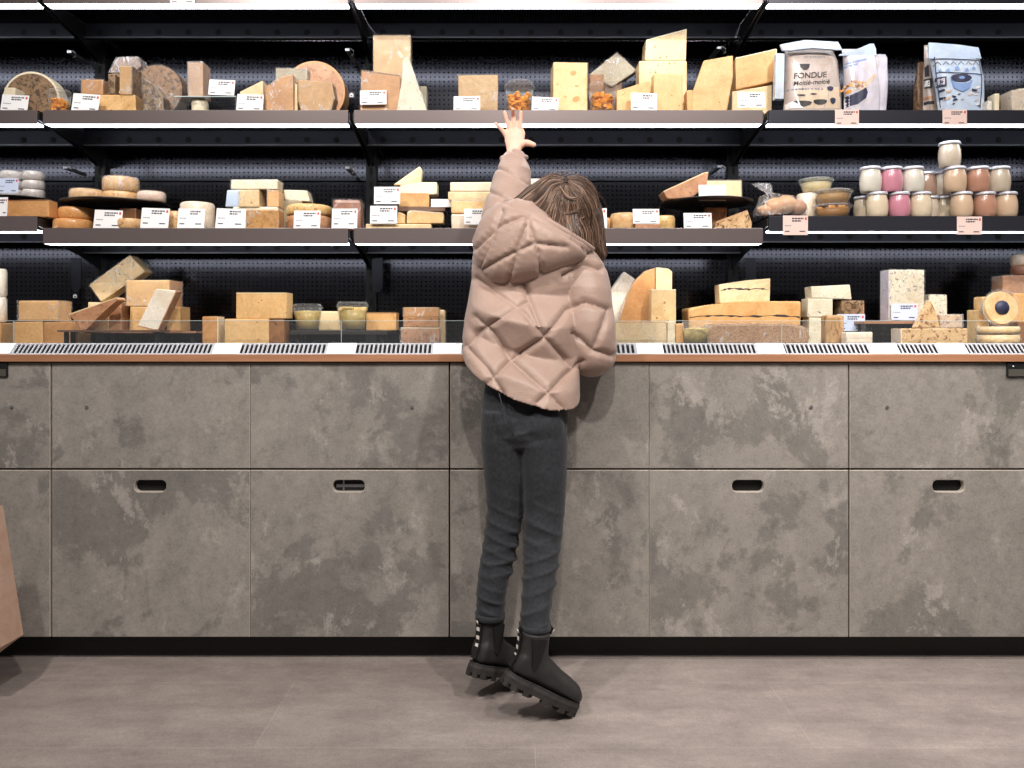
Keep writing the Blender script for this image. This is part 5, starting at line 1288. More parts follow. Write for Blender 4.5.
M['jacket'] = cloth('pink_beige_puffer_cloth', (154, 130, 118), (171, 146, 134), 8, 0.45, 34, 0.35, 0.4, 0.15, 0.006)
M['denim'] = cloth('charcoal_denim', (37, 39, 43), (52, 54, 59), 120, 0.85, 260, 0.3, 0.2, 0.1)
M['boot'] = cloth('matte_black_boot', (34, 33, 34), (44, 43, 43), 40, 0.55, 70, 0.2, 0.4)
M['elastic'] = cloth('black_elastic', (26, 25, 26), (36, 34, 35), 300, 0.9, 400, 0.5, 0.2)
M['sole'] = cloth('black_rubber_sole', (40, 38, 37), (54, 51, 49), 60, 0.7, 120, 0.3, 0.3)
M['boot_white'] = plain('white_strap_mark', (214, 208, 200), 0.6)
def hair_material():
    m = NM('brown_hair'); co = m.coords(rand=False, scale=(1, 1, 1)); nz = m.noise(co, 70, 3, 0.6)
    g = m.n('ShaderNodeNewGeometry')
    r = m.ramp(g.outputs['Random Per Island'], [(0.0, lin((58, 42, 35))), (0.45, lin((88, 67, 55))), (0.8, lin((124, 98, 82))), (1.0, lin((166, 138, 118)))])
    m.l(r.outputs[0], m.b.inputs['Base Color']); m.set(0.42, 0, 0.5)
    m.b.inputs['Anisotropic'].default_value = 0.5
    return m.m
M['hair'] = hair_material()
M['hair_base'] = cloth('dark_brown_hair_mass', (58, 43, 36), (84, 64, 52), 60, 0.6, 150, 0.5)

person = empty('person', P(505, 690, -0.2)); person.location.z = 0
tag(person, 'child on tiptoe in a pink beige quilted jacket reaching up to the cheese', 'person')
PO = person.location.copy()
def Q(px, py, Y): return P(px, py, Y)-PO
SC = lambda Y: (Y+DC)/FP

# joints (picture position and depth)
J = dict(
  hipL=(506, 412, -0.165), hipR=(545, 416, -0.185), kneeL=(505, 512, -0.155), kneeR=(544, 518, -0.187), ankL=(490, 622, -0.19), ankR=(536, 640, -0.30),
  shL=(496, 236, -0.055), shR=(572, 246, -0.06), elL=(510, 190, 0.0), wrL=(514, 152, 0.085), elR=(592, 352, -0.095), wrR=(603, 336, -0.008),
)
jv = {k: Q(*v) for k, v in J.items()}
HC = Q(561, 219, -0.03)      # head centre
# ---- body: one continuous surface
bm = bmesh.new()
headrot = Euler((math.radians(24), math.radians(14), math.radians(-12)))
HR = headrot.to_matrix()
ellipsoid(bm, HC, 0.072, 0.088, 0.092, headrot)
def hp(x, y, z): return HC+HR @ Vector((x, y, z))
ellipsoid(bm, hp(0, 0.035, -0.045), 0.052, 0.05, 0.055, headrot)             # jaw
ellipsoid(bm, hp(0, 0.072, -0.075), 0.018, 0.016, 0.014, headrot, 12, 8)       # chin
limb(bm, [(hp(0, 0.085, 0.0), 0.006), (hp(0, 0.099, -0.028), 0.009)], 10)     # nose
for s_ in (-1, 1):
    ellipsoid(bm, hp(s_*0.074, 0.0, -0.012), 0.008, 0.017, 0.026, headrot, 12, 8)
    ellipsoid(bm, hp(s_*0.034, 0.066, -0.03), 0.022, 0.018, 0.022, headrot, 12, 8)  # cheek
ellipsoid(bm, hp(0, 0.087, -0.052), 0.021, 0.008, 0.005, headrot, 12, 8)       # lips
ellipsoid(bm, hp(0, 0.085, -0.059), 0.017, 0.008, 0.005, headrot, 12, 8)
neck = Q(538, 262, -0.06)
limb(bm, [(hp(0, -0.01, -0.06), 0.042), (neck, 0.045)], 18)
chest = Q(532, 280, -0.075); waist = Q(524, 345, -0.12); pelvis = Q(526, 402, -0.165)
sections(bm, [(Q(534, 244, -0.06), Vector((0.085, 0, -0.004)), Vector((0, 0.045, 0))), (chest, Vector((0.092, 0, 0)), Vector((0, 0.055, 0.01))), (waist, Vector((0.078, 0, 0)), Vector((0, 0.050, 0.012))),
              (pelvis, Vector((0.084, 0, 0)), Vector((0, 0.058, 0.01))), (Q(526, 432, -0.165), Vector((0.078, 0, 0)), Vector((0, 0.052, 0)))], 28)
limb(bm, [(jv['shL'], 0.040), (jv['elL'], 0.031), (jv['wrL'], 0.021)], 16)
limb(bm, [(Q(535, 245, -0.06), 0.042), (jv['shL'], 0.042)], 16); limb(bm, [(Q(535, 245, -0.06), 0.042), (jv['shR'], 0.042)], 16)
limb(bm, [(jv['shR'], 0.040), (jv['elR'], 0.032), (jv['wrR'], 0.021)], 16, sub=3)
for s_ in 'LR':
    limb(bm, [(jv['hip'+s_]+Vector((-.010 if s_ == 'R' else .004, .008, 0)), 0.042), (jv['knee'+s_], 0.034), (jv['ank'+s_], 0.022)], 20)
def hand(bm, W, palm_c, dirs, palm_r, name=None):
    pass
# left hand: open, fingers spread, back of the hand towards the camera
YH = 0.10
palm = Q(514.5, 137.5, YH)
sections(bm, [(Q(514.2, 155, 0.083), Vector((0.0195, 0, 0)), Vector((0, 0.0145, 0))), (Q(514, 149, 0.09), Vector((0.0215, 0, 0)), Vector((0, 0.014, 0))), (Q(514.5, 141, 0.097), Vector((0.0285, 0, 0)), Vector((0, 0.0135, 0.001))),
              (Q(514.8, 133, 0.102), Vector((0.0305, 0, 0.001)), Vector((0, 0.0115, 0))), (Q(514.4, 129, 0.105), Vector((0.0265, 0, 0.001)), Vector((0, 0.0085, 0)))], 24, 0.85)
fingers = {  # knuckle, middle joints, tip
 'pinky': [(506.0, 135.5, .101), (502.5, 130.5, .098), (498.8, 126.6, .095), (495.6, 123.6, .092)],
 'ring': [(510.3, 131.5, .104), (508.0, 123.5, .100), (506.2, 117.3, .097), (504.6, 112.2, .093)],
 'middle': [(514.6, 130.5, .105), (513.9, 121.8, .101), (513.3, 115.0, .098), (512.7, 109.2, .070)],
 'index': [(519.2, 131.8, .104), (520.0, 123.8, .100), (520.6, 117.6, .097), (521.0, 112.2, .093)],
 'thumb': [(519.0, 146.5, .092), (525.0, 142.8, .088), (529.6, 143.4, .085), (533.8, 145.0, .083)]}
for k, f in fingers.items():
    r0 = 0.0074 if k != 'thumb' else 0.0098
    if k == 'pinky': r0 = 0.0064
    limb(bm, [(Q(*f[0]), r0*1.1), (Q(*f[1]), r0), (Q(*f[2]), r0*.9), (Q(*f[3]), r0*.74)], 12, sub=3)
# web between thumb and palm
limb(bm, [(Q(517, 149, .09), .012), (Q(521.5, 142.5, .093), .011)], 12)
# right hand: curled over the low glass
wr = jv['wrR']
hc = wr+Vector((0.002, 0.018, 0.002))
ellipsoid(bm, hc, 0.026, 0.026, 0.013, Euler((0.1, 0, 0)), 20, 12)
for k, (dx, ln) in enumerate(((-0.020, 0.030), (-0.007, 0.036), (0.007, 0.034), (0.019, 0.026))):
    a = hc+Vector((dx, 0.012, 0.003)); b_ = a+Vector((dx*0.1, ln*0.42, 0.001)); c_ = b_+Vector((0, ln*0.12, -0.012)); d_ = c_+Vector((0, -ln*0.2, -0.009))
    limb(bm, [(a, .0076), (b_, .0072), (c_, .0066), (d_, .0056)], 10, sub=3)
limb(bm, [(hc+Vector((-0.022, -0.006, 0)), .0095), (hc+Vector((-0.034, 0.006, -0.001)), .0082), (hc+Vector((-0.034, 0.018, -0.005)), .0066)], 10, sub=3)
me = remesh(bm, 0.0027, 2, 0.4)
body = to_obj('body', me, [M['skin']], person)
# eyes
for s_ in (-1, 1):
    b = bmesh.new(); ellipsoid(b, hp(s_*0.028, 0.0745, -0.004), 0.0115, 0.009, 0.0070, headrot, 16, 10); m_ = bpy.data.meshes.new('eye'); b.to_mesh(m_); b.free()
    e = to_obj('eye', m_, [plain('eye_white', (230, 226, 220), 0.2)], person)
    b = bmesh.new(); ellipsoid(b, hp(s_*0.028, 0.0808, -0.004), 0.0052, 0.004, 0.0052, headrot, 12, 8); m_ = bpy.data.meshes.new('iris'); b.to_mesh(m_); b.free()
    to_obj('iris', m_, [plain('iris_brown', (60, 42, 32), 0.2)], e)

# ---- jeans
def crease(me, zones, seed=0):
    """irregular folds: zones = (centre point, radius, amplitude, wavelength, slant)"""
    co = get_co(me); no = get_no(me); d = np.zeros(len(co))
    n1 = vnoise(co, 16, seed); n2 = vnoise(co, 30, seed+1); n3 = vnoise(co*np.array([1, 1, 3.0]), 34, seed+2)
    for i, (c, rad, amp, wl, sl) in enumerate(zones):
        w = np.exp(-(((co-np.array(c))**2).sum(1))/(rad*rad))
        ph = (co[:, 2]+(co[:, 0]-c[0])*sl+0.030*n1+0.010*n2)/wl*2*math.pi
        am = 1.7*np.clip(0.6+1.3*vnoise(co, 26, seed+20+i), 0, 1.3)
        d += w*amp*am*((1-np.abs(np.sin(ph*0.5)))**1.6-0.3)
    d += 0.0014*n1+0.0013*n3+0.0006*vnoise(co, 120, seed+7)
    set_co(me, co+no*d[:, None])
bm = bmesh.new()
def ring(px, py, Y, wpx, dm, tilt=0.0, ax=0): s = SC(Y); return (Q(px, py, Y), Vector((wpx*s, ax, -tilt)), Vector((0, dm, 0)))
sections(bm, [ring(526, 372, -0.135, 38, .058, .01), ring(525.5, 398, -0.155, 42, .074, .012), ring(524.5, 418, -0.164, 43.5, .076, .01), ring(523.5, 436, -0.172, 41.5, .074, .006), ring(523, 446, -0.17, 36, .058)], 40, .92)
legs = {
 'L': [(503, 410, -0.168, 22, .070), (503, 440, -0.165, 22.5, .070), (505, 475, -0.16, 21, .062), (505.5, 510, -0.155, 18.5, .054), (501, 540, -0.16, 17.5, .052), (496.5, 565, -0.17, 17.5, .053), (491.5, 590, -0.185, 15, .046), (490, 616, -0.19, 14.2, .041)],
 'R': [(541, 416, -0.170, 25, .068), (543, 440, -0.180, 25, .073), (544.5, 475, -0.185, 22.5, .066), (544.5, 505, -0.185, 20.5, .058), (543, 535, -0.20, 19.2, .056), (541, 562, -0.228, 17.8, .055), (538, 590, -0.262, 16.2, .049), (535.5, 612, -0.288, 15.0, .044), (535, 626, -0.298, 15.6, .043)]}
for k in 'LR':
    L = legs[k]; secs = []
    for i, (x, y, Yv, wv, dm) in enumerate(L):
        secs.append((Q(x, y, Yv), Vector((wv*SC(Yv), 0, 0)), Vector((0, dm, 0))))
    sections(bm, secs, 30, .95)
for (x, y, Yv, rx, ry, rz) in ((508, 424, -0.198, 19, .045, 23), (542, 427, -0.208, 22, .048, 24)):
    ellipsoid(bm, Q(x, y, Yv), rx*SC(Yv), ry, rz*SC(Yv))
me = remesh(bm, 0.0034, 12, 0.6)
bmx = bmesh.new(); bmx.from_mesh(me); bmesh.ops.subdivide_edges  # keep density as is
bmx.free()
crease(me, [(Q(504, 540, -0.2), 0.085, 0.0060, 0.040, .25), (Q(496, 575, -0.2), 0.05, 0.004, 0.034, -.3), (Q(542, 548, -0.24), 0.10, 0.0075, 0.042, -.35), (Q(546, 520, -0.24), 0.06, 0.005, 0.05, .5), (Q(490, 600, -0.22), 0.045, 0.0055, 0.030, .2), (Q(536, 612, -0.32), 0.05, 0.0065, 0.032, -.4),
            (Q(552, 468, -0.25), 0.08, 0.0045, 0.055, -.5), (Q(530, 440, -0.24), 0.05, 0.0035, 0.04, -.3)], 3)
jeans = to_obj('jeans', me, [M['denim']], person)
b = bmesh.new()
MBp = MB(); MBp.tube([Q(x, y, Yv) for x, y, Yv in ((499, 393, -0.245), (502, 405, -0.258), (506, 418, -0.262), (512, 432, -0.25), (519, 444, -0.228))], 0.0014, 6); MBp.build('back_seam', M['denim'], jeans)
b.free()
for (x, y, Yv, a, d_) in ((490, 615.0, -0.19, 14.8, .0425), (535, 626, -0.298, 16.2, .0445)):
    q = bmesh.new(); s = SC(Yv); secs = []
    for dy, g in ((3.2, .93), (3.0, 1.0), (-2.6, 1.01), (-3.2, .94)): secs.append((Q(x, y+dy, Yv), Vector((a*g*s, 0, 0)), Vector((0, d_*g, 0))))
    sections(q, secs, 36); m_ = bpy.data.meshes.new('cuff'); q.to_mesh(m_); q.free(); to_obj('rolled_cuff', m_, [M['denim']], jeans)

# ---- jacket
bm = bmesh.new()
def tsec(cx_, cy_, Yc, ax_, ay_, bx_, by_, bY): s = SC(Yc); return (Q(cx_, cy_, Yc), Vector((ax_*s, 0, -ay_*s)), Vector((bx_*s, bY, -by_*s)))
sections(bm, [tsec(521, 377, -0.146, 50, 15, 8, 23, -0.108), tsec(520, 375, -0.145, 56, 17, 9, 26, -0.120), tsec(520, 358, -0.136, 56.5, 17, 9, 25, -0.117), tsec(521, 335, -0.122, 55, 13, 7, 20, -0.070), tsec(522, 310, -0.108, 52, 9, 5, 15, -0.114),
              tsec(524, 285, -0.085, 51, 6, 3, 10, -0.070), tsec(527, 262, -0.07, 53, 5, 2, 6, -0.102), tsec(530, 246, -0.06, 50, 4, 0, 2, -0.088), tsec(534, 234, -0.055, 36, 3, 0, 0, -0.064), tsec(537, 226, -0.05, 20, 2, 0, 0, -0.045)], 56, .93)
def V(px, py, Y, rpx): return (Q(px, py, Y), rpx*SC(Y))
limb(bm, [V(573, 257, -0.06, 20), V(583, 280, -0.075, 24), V(587, 306, -0.095, 24), V(589.5, 332, -0.11, 24.5), V(591.5, 352, -0.10, 24)], 28)
limb(bm, [V(591.5, 352, -0.105, 23.5), V(598, 343, -0.06, 17.5), V(602.5, 337, -0.02, 12.5)], 24)
limb(bm, [V(503, 252, -0.06, 25), V(504, 232, -0.045, 25.5), V(507.5, 212, -0.02, 23), V(511, 194, 0.012, 20.5), V(513, 176, 0.045, 18.2), V(514, 166, 0.062, 15), V(514.3, 161, 0.07, 12.5)], 28)
me = remesh(bm, 0.0036, 6, 0.5)
def segdist(co2, a, b):
    ab = b-a; t = np.clip(((co2-a) @ ab)/(ab @ ab), 0, 1); return np.linalg.norm(co2-(a+t[:, None]*ab), axis=1)
def quilt(me, origin, cell, ang1, ang2, amp, groove, seed, warp=0.012, mask=None):
    """diamond quilting laid on the cloth: two families of stitch lines pinch it"""
    co = get_co(me); no = get_no(me)
    x = co[:, 0]-origin[0]; z = co[:, 2]-origin[2]; y = co[:, 1]-origin[1]
    # unroll around the body: arc length instead of x
    R = 0.125; xx = np.where(np.abs(y) > 0, np.arctan2(x, -(y-0.05))*R, x)
    w1 = warp*vnoise(co, 11, seed); w2 = warp*vnoise(co, 11, seed+5)
    u = (xx*math.cos(ang1)+z*math.sin(ang1)+w1)/cell; v = (xx*math.cos(ang2)+z*math.sin(ang2)+w2)/cell
    du = np.abs(u-np.round(u))*2; dv = np.abs(v-np.round(v))*2     # 0 at seams, 1 at centres
    f = np.minimum(1, np.minimum(du, dv)/groove)
    puff = (np.sin(f*math.pi/2)**0.8)*(0.55+0.45*np.sqrt(np.clip(du*dv, 0, 1)))
    wr_ = vnoise(co, 55, seed+9)*np.exp(-((np.minimum(du, dv)-0.25)/0.25)**2)
    fold = vnoise(co*np.array([1, 1, 2.2]), 30, seed+13)
    d = amp*puff-amp*0.75+0.0022*wr_+0.0022*fold
    if mask is not None: d = d*mask(co)+(1-mask(co))*0.001*fold
    set_co(me, co+no*d[:, None])
# sleeve zones use ring seams, torso uses diamonds
qo = np.array(Q(520, 300, -0.06))
shLv, elLv, wrLv = np.array(jv['shL']), np.array(jv['elL']), np.array(jv['wrL'])
elbow = np.array(Q(592, 352, -0.10))
co = get_co(me); no = get_no(me)
arm = [np.array(Q(*p)) for p in ((505, 226, -0.04), (507.5, 208, -0.018), (511.5, 187, 0.02), (514, 165, 0.06))]
is_arm = (co[:, 2] > Q(500, 222, -0.03).z) & (co[:, 0] < Q(535, 200, 0.0).x)
dmask = np.clip((co[:, 2]-Q(0, 236, -0.03).z)/0.04, 0, 1)*(co[:, 0] < Q(537, 200, 0).x)
R = 0.125; y = co[:, 1]-qo[1]; x = co[:, 0]-qo[0]; z = co[:, 2]-qo[2]
# keep proportions near frontal area; diamond lines measured from the photograph
w1 = 0.010*vnoise(co, 11, 4); w2 = 0.010*vnoise(co, 11, 9)
xx = np.arctan2(x, -(y-0.03))*0.13
cell1, cell2 = 0.088, 0.098
a1, a2 = math.radians(-52), math.radians(38)     # stitch normals
u = (xx*math.cos(a1)+z*math.sin(a1)+w1)/cell1+0.15; v = (xx*math.cos(a2)+z*math.sin(a2)+w2)/cell2+0.35
du = np.abs(u-np.round(u))*2; dv = np.abs(v-np.round(v))*2
mn = np.minimum(du, dv); f = np.clip(mn/0.34, 0, 1)
puff = np.sin(f*math.pi/2)**0.65
# on the back the stitch lines follow the photograph
def pdist(polys, Yr):
    best = np.full(len(co), 9.0)
    for pl in polys:
        P2 = [np.array((Q(440+a/2.4, 100+b_/2.4, Yr).x, Q(440+a/2.4, 100+b_/2.4, Yr).z)) for a, b_ in pl]
        for a, b_ in zip(P2, P2[1:]): best = np.minimum(best, segdist(co[:, [0, 2]], a, b_))
    return best
back_seams = [[(60, 590), (98, 552), (150, 520), (215, 478)], [(110, 682), (170, 622), (248, 572), (302, 508)], [(232, 722), (296, 664), (345, 628)], [(84, 424), (150, 470), (205, 512), (252, 572), (318, 640)],
              [(84, 520), (128, 560), (172, 622), (250, 690), (290, 735)], [(60, 590), (112, 640), (150, 700)], [(200, 436), (215, 478), (252, 572)], [(300, 420), (350, 390), (395, 400)],
              [(305, 502), (350, 484), (412, 500)], [(322, 560), (368, 600), (420, 615)], [(368, 600), (412, 500)]]
wob_ = 0.006*vnoise(co, 40, 91)
dF = pdist(back_seams, -0.20)+np.clip(wob_*.4, -.001, .002)
wF = np.clip((0.25-no[:, 1])/0.3, 0, 1)
mnF = np.clip(dF/0.042, 0, 1)
mn = mn*(1-wF)+mnF*wF; f = np.clip(mn/0.45, 0, 1); puff = np.sin(f*math.pi/2)**0.6
# little gathers that run out from the stitch lines, and soft dents across the panels
g1 = np.sin((xx*math.cos(a2)+z*math.sin(a2))*2*math.pi/0.017+4*vnoise(co, 20, 61)); g2 = np.sin((xx*math.cos(a1)+z*math.sin(a1))*2*math.pi/0.019+4*vnoise(co, 20, 67))
wrk = np.where(du < dv, g1, g2)*np.exp(-((mn-0.16)/0.17)**2)*0.0016*(0.5+np.clip(1.5*vnoise(co, 14, 71), -.5, 1))
rid = (1-np.abs(vnoise(co*np.array([1, 1, 1.6]), 30, 77))*2.2)
fold = np.clip(rid, 0, 1)*0.0042+vnoise(co, 16, 31)*0.006+vnoise(co, 60, 33)*0.0016
d_t = 0.0150*puff-0.0130+wrk*0.55+fold*0.7
# raised sleeve: seams across the arm
h = co[:, 2]-Q(0, 236, -0.03).z+0.25*(co[:, 0]-arm[2][0])*1.0
h = h+0.35*(co[:, 0]-arm[2][0]); ph = (h+0.022*vnoise(co, 14, 41))/0.088+0.1; s_ = np.abs(ph-np.round(ph))*2; puffA = np.sin(np.clip(s_/0.35, 0, 1)*math.pi/2)**0.7
d_a = 0.0075*puffA-0.0065+np.clip(1-2.4*np.abs(vnoise(co*np.array([.7, .7, 2.0]), 36, 51)), 0, 1)*0.0040+vnoise(co, 24, 53)*.004
d = d_t*(1-dmask)+d_a*dmask
# armhole seam on the right and elbow creases
def groove(pts, width, depth):
    g = np.zeros(len(co)); c2 = co[:, [0, 2]]; P2 = [np.array((Q(px, py, -0.17).x, Q(px, py, -0.17).z)) for px, py in pts]
    dm = np.min([segdist(c2, a, b) for a, b in zip(P2, P2[1:])], axis=0)
    return -depth*np.exp(-(dm/width)**2)*(co[:, 1] < -0.06+0*dm)
front = (no[:, 1] < 0.3)
hc_, ha_, hb_ = tsec(520, 375, -0.145, 56, 17, 9, 26, -0.120)
hn = np.array(ha_.cross(hb_).normalized()); hn = hn if hn[2] > 0 else -hn
hd = (co-np.array(hc_)) @ hn; hw_ = np.clip(1-hd/0.03, 0, 1)[:, None]
no = no-hw_*(no @ hn)[:, None]*hn
d += groove([(567, 268), (562, 300), (566, 320), (572, 345), (580, 368)], 0.008, 0.014)*front
d += groove([(566, 310), (585, 306), (606, 310)], 0.006, 0.009)*front
d += groove([(570, 345), (590, 352), (606, 345)], 0.006, 0.005)*front
d += groove([(524, 304), (545, 309), (566, 310), (554, 324), (546, 337)], 0.006, 0.009)*front
set_co(me, co+no*d[:, None])
jacket = to_obj('jacket', me, [M['jacket']], person)
# hem and cuff bands
def closed_band(name, secs, rad, mat, parent, n=64):
    (c, a, b), = secs; pts = [c+a*math.copysign(abs(math.cos(t))**.93, math.cos(t))+b*math.copysign(abs(math.sin(t))**.93, math.sin(t)) for t in [2*math.pi*k/n for k in range(n+1)]]
    return MB().tube(pts, rad, 8).build(name, mat, parent)

s = SC(0.075)
MB().tube([Q(514, 158, 0.075)+Vector((12.4*s*math.cos(t), 0.028*math.sin(t), 0.0015*math.cos(t))) for t in [2*math.pi*k/28 for k in range(29)]], 0.0062, 8).build('cuff_band', M['jacket'], jacket)

# ---- hood: a soft folded bag of cloth behind the neck
bm = bmesh.new()
hood_secs = [
  # along the rim direction from lower right to upper left; each is a section across (a: along picture normal of the rim, b: depth)
]
def hsec(cx_, cy_, Yc, ax_, ay_, dY): s = SC(Yc); return (Q(cx_, cy_, Yc), Vector((ax_*s, 0, -ay_*s)), Vector((0, dY, 0)))
# sections run perpendicular to the rim line (509,199)-(590,246)
sections(bm, [hsec(590, 250, -0.105, 1.5, -3, .020), hsec(578, 251, -0.115, 5, -11, .042), hsec(562, 252, -0.125, 9, -20, .060), hsec(545, 252, -0.13, 13, -28, .072), hsec(528, 248, -0.13, 17, -36, .078),
              hsec(512, 241, -0.125, 20, -40, .078), hsec(498, 234, -0.115, 19, -36, .070), hsec(487, 229, -0.10, 13, -26, .055), hsec(480, 227, -0.095, 7, -14, .035)], 44, .9)
me = remesh(bm, 0.0038, 4, 0.5)
co = get_co(me); no = get_no(me)
x = co[:, 0]-qo[0]; z = co[:, 2]-qo[2]
a1, a2 = math.radians(-32), math.radians(68)
w1 = 0.008*vnoise(co, 12, 14); w2 = 0.008*vnoise(co, 12, 19)
u = (x*math.cos(a1)+z*math.sin(a1)+w1)/0.072+0.25; v = (x*math.cos(a2)+z*math.sin(a2)+w2)/0.088+0.1
du = np.abs(u-np.round(u))*2; dv = np.abs(v-np.round(v))*2; mn = np.minimum(du, dv)
puff = np.sin(np.clip(mn/0.4, 0, 1)*math.pi/2)**0.7
hood_seams = [[(150, 262), (124, 330), (92, 402)], [(218, 280), (190, 350), (164, 436)], [(84, 352), (140, 304), (196, 282)], [(100, 404), (168, 372), (226, 346), (300, 352)], [(206, 282), (232, 360), (246, 430)]]
mn = np.clip(pdist(hood_seams, -0.19)/0.036, 0, 1); puff = np.sin(np.clip(mn/0.4, 0, 1)*math.pi/2)**0.6
g1 = np.sin((x*.6+z*.8)*2*math.pi/0.018+4*vnoise(co, 20, 61)); puff = puff+g1*np.exp(-((mn-.2)/.2)**2)*.05
# keep a flat facing band along the rim
rim_a = np.array((Q(509, 199, -0.12).x, Q(509, 199, -0.12).z)); rim_b = np.array((Q(592, 247, -0.12).x, Q(592, 247, -0.12).z))
rd = segdist(co[:, [0, 2]], rim_a, rim_b); band = np.clip((rd-0.018)/0.012, 0, 1)
d = (0.0125*puff-0.0095)*band+vnoise(co, 60, 23)*0.0012*np.exp(-((mn-0.2)/0.25)**2)+vnoise(co, 18, 27)*0.006+np.clip(1-2.4*np.abs(vnoise(co, 24, 29)), 0, 1)*0.0035*band-0.003*np.exp(-((rd-0.02)/0.005)**2)
set_co(me, co+no*d[:, None])
hood = to_obj('hood', me, [M['jacket']], jacket)
rim = [(505, 203, -0.085), (510, 200.5, -0.115), (520, 205, -0.145), (535, 213.5, -0.165), (550, 222.5, -0.17), (565, 231.5, -0.165), (578, 239.5, -0.15), (588, 246, -0.13), (593, 249, -0.11)]
MB().tube([Q(*p) for p in rim], [.006, .0075, .0085, .009, .009, .009, .0085, .0075, .006], 12).build('hood_rim', M['jacket'], jacket)

# ---- hair
bm = bmesh.new()
ellipsoid(bm, HC+HR @ Vector((0, -0.014, 0.012)), 0.081, 0.084, 0.092, headrot)
ellipsoid(bm, HC+HR @ Vector((0, -0.028, -0.02)), 0.079, 0.066, 0.085, headrot)
limb(bm, [V(548, 225, -0.09, 24), V(540, 240, -0.09, 18)], 20)
limb(bm, [V(583, 222, -0.04, 20), V(593, 245, -0.04, 13), V(598, 262, -0.045, 7)], 18)
limb(bm, [V(552, 200, -0.045, 22), V(530, 207, -0.055, 16), V(514, 215, -0.07, 11)], 18)
me = remesh(bm, 0.004, 4, 0.5)
hair = to_obj('hair', me, [M['hair_base']], person)
# locks that run from the crown over the head
crown = Q(566, 190, -0.085)
rng = random.Random(11)
hb = MB()
C2 = HC+Vector((0, -0.006, 0.006))
C3 = HC+HR @ Vector((0, -0.014, 0.012))
def onhead(px, py, lift=0.0):
    """point on the outside of the hair cap seen at picture position (px, py), towards the camera"""
    best = None
    for Yt in [-.145+.004*k for k in range(34)]:
        p = Q(px, py, Yt); l = HR.transposed() @ (p-C2); e = (l.x/(0.086+lift))**2+(l.y/(0.098+lift))**2+(l.z/(0.100+lift))**2
        if e <= 1.0: return p
        if best is None or e < best[0]: best = (e, p)
    return best[1]
def lock(path, r0, jit=1.0, lift=0.002):
    pts = []
    jx, jy = rng.gauss(0, jit), rng.gauss(0, jit)
    for i, p in enumerate(path):
        f = i/(len(path)-1)
        if len(p) == 2: q = onhead(p[0]+jx*f, p[1]+jy*f, lift)
        else: q = Q(p[0]+jx*f, p[1]+jy*f, p[2])
        pts.append(q)
    # smooth the path
    out = []
    for i in range(len(pts)-1):
        p0 = pts[max(i-1, 0)]; p1 = pts[i]; p2 = pts[i+1]; p3 = pts[min(i+2, len(pts)-1)]
        for k in range(4):
            t = k/4; out.append(0.5*((2*p1)+(-p0+p2)*t+(2*p0-5*p1+4*p2-p3)*t*t+(-p0+3*p1-3*p2+p3)*t**3))
    out.append(pts[-1]); n = len(out)
    hb.tube(out, [r0*(0.45+0.75*math.sin(math.pi*min(1, (i+.6)/n*.9+.08))) if i < n-1 else r0*.15 for i in range(n)], 5)
families = [  # neighbours blend into each other around the crown
 [(565, 177, -.05), (555, 175.5, -.045), (541, 181, -.055), (528, 190, -.065), (517, 199, -.07), (505, 208, -0.08)],
 [(564, 180), (553, 179), (541, 187, -.09), (528, 196, -.095), (517, 205, -.10), (508, 214, -0.105)],
 [(565, 182), (554, 183), (543, 192), (531, 201, -.125), (521, 210, -.145), (515, 219, -0.15)],
 [(565, 183), (555, 187), (546, 199), (537, 209, -.145), (529, 218, -.165), (524, 227, -0.17)],
 [(565, 184), (557, 192), (550, 205), (545, 216, -.155), (540, 226, -.175), (537, 236, -0.18)],
 [(566, 184), (560, 197), (557, 212), (555, 223, -.16), (553, 233, -.175), (551, 243, -0.18)],
 [(566, 184), (565, 199), (565, 215), (566, 227, -.155), (566, 238, -.165), (566, 249, -0.17)],
 [(566, 184), (571, 200), (573, 215), (576, 227, -.145), (578, 239, -.15), (580, 251, -0.15)],
 [(567, 183), (576, 196), (581, 211), (585, 224), (588, 237, -.10), (590, 251, -0.10)],
 [(567, 182), (578, 189), (587, 204), (591, 219), (594, 234, -.075), (597, 252, -0.07)],
 [(567, 180), (580, 184), (590, 198, -.06), (595, 213, -.055), (599, 230, -.06), (602, 258, -0.065)],
 [(566, 178), (578, 180, -.05), (590, 190, -.035), (597, 206, -.03), (601, 226, -.035), (605, 256, -0.05)],
 [(566, 177, -.05), (577, 177, -.035), (588, 184, -.015), (596, 199, -.005), (601, 219, -.015), (604, 246, -0.03)],
]
fam = [[Q(*p) if len(p) == 3 else onhead(p[0], p[1], 0.007) for p in f] for f in families]
for k in range(1500):
    u = rng.uniform(0, len(fam)-1.001); i = int(u); f = u-i
    pts = [a_.lerp(b_, f) for a_, b_ in zip(fam[i], fam[i+1])]
    st = rng.uniform(0.12, 1.2); off = Vector((rng.gauss(0, .0030), -abs(rng.gauss(0, .0030)), rng.gauss(0, .0030))); wv = rng.uniform(-.005, .005)
    q = []
    for j in range(22):
        t = st+(len(pts)-1-st)*j/21*rng.choice((1,)) ; ii = min(int(t), len(pts)-2); w_ = t-ii
        p0 = pts[max(ii-1, 0)]; p1 = pts[ii]; p2 = pts[ii+1]; p3 = pts[min(ii+2, len(pts)-1)]
        v = 0.5*((2*p1)+(-p0+p2)*w_+(2*p0-5*p1+4*p2-p3)*w_*w_+(-p0+3*p1-3*p2+p3)*w_**3)
        q.append(v+off*min(1, t*.8)+Vector((wv*math.sin(t*2.1), 0, wv*math.cos(t*1.7)))*min(1, t*.5))
    r0 = rng.uniform(.0008, .0017)
    hb.tube(q, [r0*max(.18, math.sin(math.pi*(.08+.88*j/21))**.6) for j in range(22)], 4)
